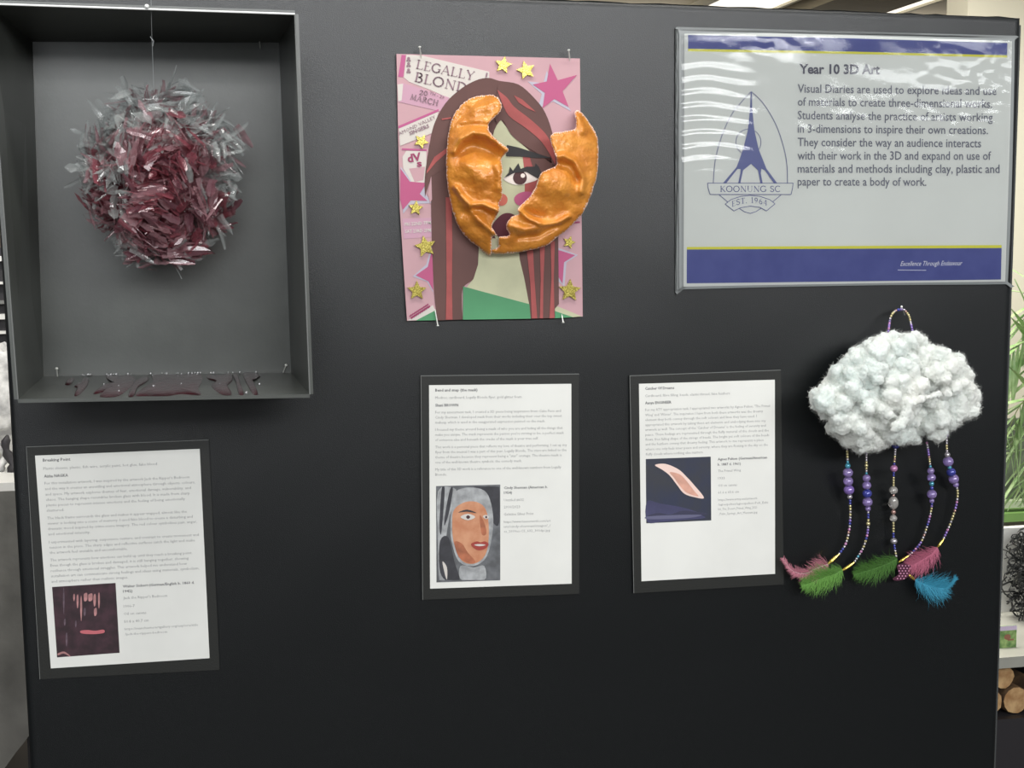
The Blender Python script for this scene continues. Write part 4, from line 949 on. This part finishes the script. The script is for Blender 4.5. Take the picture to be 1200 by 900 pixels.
# dotted guinea feather tip
gd = mat('guinea_maroon', (74, 24, 50), .6); gdot = mat('guinea_dot', (204, 140, 170), .6)
sp = sheet('spotted_feather', cr([b4(*p) for p in [(606,650),(650,640),(672,660),(665,690),(640,715),(600,722),(585,712),(612,690)]], 5), .016, gd, cat, label='maroon feather tip with pale dots')
mb = MB()
for i in range(5):
    for j in range(6):
        x = 600+i*15+(j % 2)*7; y = 652+j*12
        if inside((x, y), [(606,650),(650,640),(672,660),(665,690),(640,715),(600,722),(590,712),(612,690)]):
            mb.add([P(*b4(x+3.6*math.cos(a_), y+3.2*math.sin(a_)), .0163) for a_ in [-k*PI/4 for k in range(8)]][::-1], [tuple(range(8))])
mesh_obj('dots', mb.V, mb.F, gdot, sp)

# ================================================================ BACKGROUND, LEFT: TABLE, SLATTED SCREEN
white_m = mat('white_laminate', (214, 214, 210), .4); cloth_m = mat('charcoal_cloth', (106, 105, 101), .9, sheen=.3, bump=.6, bscale=60, var=.2, vscale=6); dark_m = mat('dark_panel', (40, 38, 42), .6)
tY = 2.3
zt = PY(4, 566, tY).z; xr = PY(17.5, 566, tY).x
lt = thing('exhibition_table', 'long table in charcoal cloth with white top behind the left edge of the board', 'table', (xr-.6, tY+.4, 0))
MB().box((xr-1.4, tY, zt-.03), (xr+.12, tY+.75, zt)).obj('table_top', white_m, lt)
c = MB(); cl = []; n = 60
for i in range(n+1):
    x = xr-1.4+1.5*i/n; f = .008*math.sin(i*1.3)+.004*math.sin(i*2.9); cl.append((x, f))
zb = PY(20, 868, tY).z
V = []; Fc = []
for i, (x, f) in enumerate(cl):
    h1, h2 = PY(5, 900, tY), PY(33, 862, tY); zh = max(.01, h1.z+(x-h1.x)*(h2.z-h1.z)/(h2.x-h1.x))
    V += [(x, tY-.008, zt-.022), (x, tY-.01+f*.5, (zt+zh)/2), (x, tY-.012+f, zh)]
for i in range(n):
    for j in range(2): a_ = i*3+j; Fc.append((a_, a_+1, a_+4, a_+3))
mesh_obj('table_cloth', V, Fc, cloth_m, lt, smooth=True)
for x in (xr-1.3, xr+.02):
    for y in (tY+.06, tY+.68): MB().box((x-.02, y-.02, 0), (x+.02, y+.02, zt-.03)).obj('leg', legm, lt)
sY = 3.6
a_ = PY(-60, 560, sY); b_ = PY(40, 290, sY)
scn = thing('slatted_screen', 'dark slatted screen with white edges behind the left of the board', 'screen', ((a_.x+b_.x)/2, sY+.05, 0))
MB().box((a_.x, sY+.03, 0), (b_.x, sY+.06, b_.z)).obj('back_sheet', dark_m, scn)
wm2 = mat('white_slat', (226, 226, 222), .5); gm2 = mat('grey_slat', (120, 120, 118), .5)
for y0, y1, m in [(300,306,wm2),(330,333,wm2),(368,374,wm2),(388,391,wm2),(409,413,wm2),(428.5,432,wm2),(433,438,gm2),(439,442,wm2),(449.5,452,wm2),(352,356,gm2)]:
    z1, z0 = PY(0, y0, sY).z, PY(0, y1, sY).z; MB().box((a_.x, sY-.02, z0), (b_.x, sY+.03, z1)).obj('slat', m, scn)
crump = mat('crumpled_white_paper', (214, 214, 212), .7, var=.5, vscale=22, rgb2=(150, 150, 150))
def lump(name, px, py, Y, rx, rz, m, label, cat_, seed, par=None):
    c = PY(px, py, Y); bm = bmesh.new(); bmesh.ops.create_icosphere(bm, subdivisions=3, radius=1)
    V = [Vector((c.x+v.co.x*rx*(1+.3*noise.noise(v.co*2+Vector((seed, 0, 0)))), c.y+v.co.y*rx, c.z+v.co.z*rz*(1+.35*noise.noise(v.co*3+Vector((0, seed, 0)))))) for v in bm.verts]
    Fc = [tuple(v.index for v in f.verts) for f in bm.faces]; bm.free(); zm = min(v.z for v in V)
    V = [Vector((v.x, v.y, zt+(v.z-zm))) if name != 'x' else v for v in V]
    return tagobj(mesh_obj(name, V, Fc, m), label, cat_)
def figure(px, Y, h, w_, m, label, seed):
    b0 = PY(px, 560, Y); pr = [(0, .5), (.12, .62), (.2, .35), (.45, .55), (.6, .3), (.72, .38), (.85, .42), (1, .1)]
    V = []; Fc = []; k = 12
    for i, (t, r) in enumerate(pr):
        for j in range(k): q = 2*PI*j/k; rr_ = r*w_*(1+.25*noise.noise(Vector((math.cos(q), math.sin(q), t*4+seed)))); V.append((b0.x+rr_*math.cos(q)+.01*math.sin(t*5+seed), Y+rr_*math.sin(q), zt+t*h))
    for i in range(len(pr)-1):
        for j in range(k): Fc.append((i*k+j, i*k+(j+1) % k, (i+1)*k+(j+1) % k, (i+1)*k+j))
    Fc += [tuple(range(k-1, -1, -1)), tuple((len(pr)-1)*k+j for j in range(k))]
    tagobj(mesh_obj('sculpture', V, Fc, m, smooth=True), label, 'sculpture')
lump('crumpled_sculpture', 0, 500, tY+.5, .11, .16, crump, 'pale crumpled paper sculpture on the far left table', 'sculpture', 2)
figure(12, tY+.2, .11, .032, dark_m, 'small dark figurine on the charcoal table, nearer the display board', 1)
figure(3, tY+.22, .075, .03, crump, 'small white figurine in front of the crumpled sculpture', 5)

# ================================================================ BACKGROUND, RIGHT: BENCH, LOGS, PICTURE, PALM
bY = 1.5
p0 = PY(1172, 769, bY); zb = PY(1180, 783, bY).z; z_top = PZ
zt2 = zb+.03
bench = thing('grey_bench', 'grey bench top behind the right edge of the board', 'bench', (p0.x+.5, bY+.25, 0))
grey_m = mat('grey_bench_top', (164, 164, 155), .5, var=.06, vscale=8)
MB().box((p0.x-.25, bY, zb), (p0.x+1.2, bY+.6, zt2)).obj('bench_top', grey_m, bench)
MB().box((p0.x-.25, bY+.5, 0), (p0.x+1.2, bY+.55, zb)).obj('back_board', dark_m, bench)
zl = PY(1180, 846, bY).z
MB().box((p0.x-.25, bY+.02, zl-.03), (p0.x+1.2, bY+.5, zl)).obj('shelf', dark_m, bench)
MB().box((p0.x-.25, bY+.02, 0), (p0.x+1.2, bY+.05, zl-.03)).obj('front_panel', dark_m, bench)
for x in (p0.x-.25, p0.x+1.17): MB().box((x, bY+.03, 0), (x+.03, bY+.5, zb)).obj('end_panel', dark_m, bench)
bark = mat('log_bark', (120, 92, 62), .9, bump=1, bscale=60, var=.5, vscale=20, rgb2=(70, 52, 36), bdist=.004); wood = mat('log_cut_wood', (206, 170, 122), .8, var=.3, vscale=30, rgb2=(160, 118, 76))
lx = p0.x+.005; LZ = zb-zl
def log(x, z, r, label, yaw=0):
    k = 14; V = []; Fc = []; y0 = bY+.05; y1 = bY+.45
    for i, y in enumerate((y0, y0+.004, (y0+y1)/2, y1)):
        for j in range(k):
            q = 2*PI*j/k; rr_ = r*(1+.12*noise.noise(Vector((math.cos(q)*1.5, math.sin(q)*1.5, x*20))))*(1 if i else .95); V.append((x+rr_*math.cos(q)+(y-y0)*yaw, y, z+rr_*math.sin(q)))
    for i in range(3):
        for j in range(k): Fc.append((i*k+j, i*k+(j+1) % k, (i+1)*k+(j+1) % k, (i+1)*k+j))
    t = thing('log', label, 'log', (x, y0, z-r), 'split logs on the shelf under the bench')
    mesh_obj('bark', V, Fc+[tuple(3*k+j for j in range(k))], bark, t, smooth=True)
    mesh_obj('cut_end', [V[j] for j in range(k)]+[(x, y0-.001, z)], [(j, k, (j+1) % k) for j in range(k)], wood, t)
r_ = LZ*.26
log(lx+.0, zl+r_, r_*.98, 'pale log on the shelf nearest the edge of the display board'); log(lx+r_*2.05, zl+r_, r_*.98, 'pale log on the shelf, second from the display board edge')
log(lx+r_*1.0, zl+r_*2.78, r_*.86, 'pale log resting on the two lower logs under the grey bench'); log(lx+r_*4.1, zl+r_, r_*.95, 'pale log on the shelf at the right border of the picture')
# picture standing on the bench
a_ = PY(1171, 764, bY+.08); b_ = PY(1191.5, 737, bY+.08)
pc = thing('picture_card', 'small green picture card with a brown snail shape standing on the grey bench', 'card', ((a_.x+b_.x)/2, bY+.08, zt2))
h_ = b_.z-a_.z; xa, xb = a_.x, b_.x
leafg = mat('print_leaf_green', (150, 176, 110), .6, var=.5, vscale=50, rgb2=(84, 120, 66)); lil = mat('print_lilac', (196, 180, 206), .6); snb = mat('print_snail_brown', (140, 94, 74), .6)
MB().box((xa, bY+.08, zt2), (xb, bY+.084, zt2+h_)).obj('card', leafg, pc)
MB().box((xa, bY+.0792, zt2+h_*.8), (xb, bY+.0799, zt2+h_)).obj('lilac_band', lil, pc)
cxs, czs = (xa*.55+xb*.45), zt2+h_*.5
MB().add([(cxs+h_*.17*math.cos(i*PI/6), bY+.079, czs+h_*.13*math.sin(i*PI/6)) for i in range(12)], [tuple(range(12))]).obj('snail_print', snb, pc)
MB().box((cxs+h_*.02, bY+.079, czs-h_*.17), (cxs+h_*.32, bY+.0795, czs-h_*.1)).obj('snail_print', snb, pc)
MB().box(((xa+xb)/2-.01, bY+.084, zt2), ((xa+xb)/2+.01, bY+.14, zt2+.005)).obj('stand', dark_m, pc)
# white panel with dark wire tangle
a_ = PY(1150, 745, bY+.42); b_ = PY(1235, 616, bY+.42)
wp = tagobj(MB().box((a_.x, bY+.42, zt2), (b_.x, bY+.45, b_.z)).obj('white_panel', white_m), 'white upright panel standing on the grey bench behind the wire tangle', 'panel')
wire = mat('black_wire', (34, 36, 36), .5); mb = MB(); rr = random.Random(5)
for k in range(300):
    x = rr.uniform(a_.x+.05, b_.x-.05); z_ = rr.uniform(zt2+.03, b_.z-.01); r = rr.uniform(.008, .035); q0 = rr.uniform(0, 6.3); y = bY+rr.uniform(.26, .38); n = 8; ex = rr.uniform(.4, 1)
    mb.tube([(x+r*math.cos(q0+i*rr.uniform(.5,.7)), y+.01*math.sin(i), max(zt2+.002, z_+r*ex*math.sin(q0+i*.6))) for i in range(n)], rr.uniform(.0012, .0036), 4)
for k in range(12):
    x = a_.x+.06+k*(b_.x-a_.x-.12)/11; mb.tube([(x, bY+.32, zt2), (x+.01, bY+.3, zt2+.1), (x-.01, bY+.33, b_.z)], .002, 5)
tagobj(mb.obj('wire_tangle', wire), 'black tangled wire sculpture on the grey bench before a white panel', 'sculpture')
# ledge and frame above
led = mat('pale_green_ledge', (190, 204, 172), .5)
gY = bY+1.15
pt = lambda x, y: PY(x, y, gY)
lf = thing('display_case', 'pale case with green ledge and white posts behind the palm', 'case', (pt(1210, 600).x, gY, 0))
MB().box((pt(1140, 0).x, gY, pt(1180, 612).z), (pt(1330, 0).x, gY+.26, pt(1180, 602).z)).obj('ledge', mat('green_ledge', (128, 168, 96), .5), lf)
MB().box((pt(1140, 0).x, gY+.02, pt(1180, 597).z), (pt(1330, 0).x, gY+.06, pt(1180, 589).z)).obj('rail', led, lf)
for px_ in (1178, 1290): MB().box((pt(px_, 0).x, gY+.02, pt(1180, 602).z), (pt(px_+5, 0).x, gY+.06, pt(1180, 500).z)).obj('post', led, lf)
MB().box((pt(1140, 0).x, gY+.2, pt(1180, 602).z), (pt(1330, 0).x, gY+.22, pt(1180, 500).z)).obj('back_pane', mat('case_back', (120, 132, 112), .5, var=.4, vscale=12), lf)
for px_ in (1145, 1325): MB().box((pt(px_, 0).x, gY+.1, 0), (pt(px_, 0).x+.04, gY+.2, pt(1180, 612).z)).obj('leg', legm, lf)
# palm
palm_leaf = mat('palm_leaf', (176, 200, 146), .4, var=.3, vscale=18, rgb2=(130, 168, 104)); stem_m = mat('palm_stem', (150, 160, 96), .6); potm = mat('pot_terracotta', (150, 90, 60), .8, var=.2, vscale=12)
pY = bY+.85
pb = PY(1285, 600, pY)
palm = thing('potted_palm', 'green feathery potted palm behind the right edge of the board', 'plant', (pb.x, pY, 0))
MB().tube([(pb.x, pY, 0), (pb.x, pY, .02), (pb.x, pY, .3), (pb.x, pY, .33)], [.12, .125, .16, .17], 20).obj('pot', potm, palm)
V, Fc = [], []
for i in range(6):
    t = i/5; w_ = .011*math.sin(PI*min(1, t*.85+.15))*(1 if t < 1 else .05); V += [(-w_, 0, 0), (0, .003, 0), (w_, 0, 0)]
    for k in range(3): V[-3+k] = (V[-3+k][0], V[-3+k][1]-.03*t*t, t*.24)
    if i: a_ = 3*(i-1); Fc += [(a_, a_+1, a_+4, a_+3), (a_+1, a_+2, a_+5, a_+4)]
lm = bpy.data.meshes.new('leaflet'); lm.from_pydata(V, [], Fc); lm.materials.append(palm_leaf)
def frond(pts, seed, ls=1, droop=.6):
    rr = random.Random(seed); path = [Vector(p) for p in cr(pts, 7, False)]; N = len(path)-1
    o = MB().tube(path, [.004*(1-.75*i/N) for i in range(N+1)], 6).obj('frond', stem_m, palm)
    for k in range(15):
        t = .22+.78*k/15; f = t*N; i = min(N-1, int(f)); p = path[i].lerp(path[i+1], f-i); tn = (path[i+1]-path[i]).normalized()
        sd = tn.cross(Vector((0, 1, .2))).normalized()
        for s in (-1, 1):
            dr = (sd*s*.8+tn*.75+Vector((0, rr.uniform(-.3, .2), -droop*rr.uniform(.6, 1.2)))).normalized()
            l = bpy.data.objects.new('leaflet', lm); place(l, o, p); l.rotation_euler = dr.to_track_quat('Z', 'Y').to_euler(); q = ls*(.55+.6*math.sin(PI*t*.95))*rr.uniform(.85, 1.1); l.scale = (q*.9, q, q)
top = Vector((pb.x, pY, .75)); MB().tube([(pb.x, pY, .32), (pb.x+.01, pY, .5), (pb.x, pY, .76)], [.03, .025, .02], 10).obj('trunk', stem_m, palm)
def fp_(x, y, dy=0): return PY(x, y, pY+dy)
frond([top, fp_(1275, 520), fp_(1240, 430), fp_(1205, 400), fp_(1180, 420, -.05)], 1)
frond([top, fp_(1270, 540, -.05), fp_(1235, 480, -.08), fp_(1200, 470, -.1), fp_(1176, 520, -.12)], 2)
frond([top, fp_(1280, 560, .05), fp_(1250, 530, .06), fp_(1215, 525, .05), fp_(1190, 580, .05)], 3, .9)
frond([top, fp_(1290, 470), fp_(1270, 380), fp_(1225, 350, .05), fp_(1195, 385, .05)], 4)
frond([top, fp_(1310, 500), fp_(1340, 430), fp_(1390, 420), fp_(1430, 470)], 5)
frond([top, fp_(1300, 480, .1), fp_(1310, 390, .15), fp_(1330, 330, .2), fp_(1360, 330, .2)], 6)
frond([top, fp_(1320, 540, -.1), fp_(1360, 510, -.12), fp_(1400, 540, -.15)], 7)
for o_ in list(bpy.data.objects):
    if o_.type == 'MESH' and o_.name.startswith('t.'): bpy.data.objects.remove(o_)
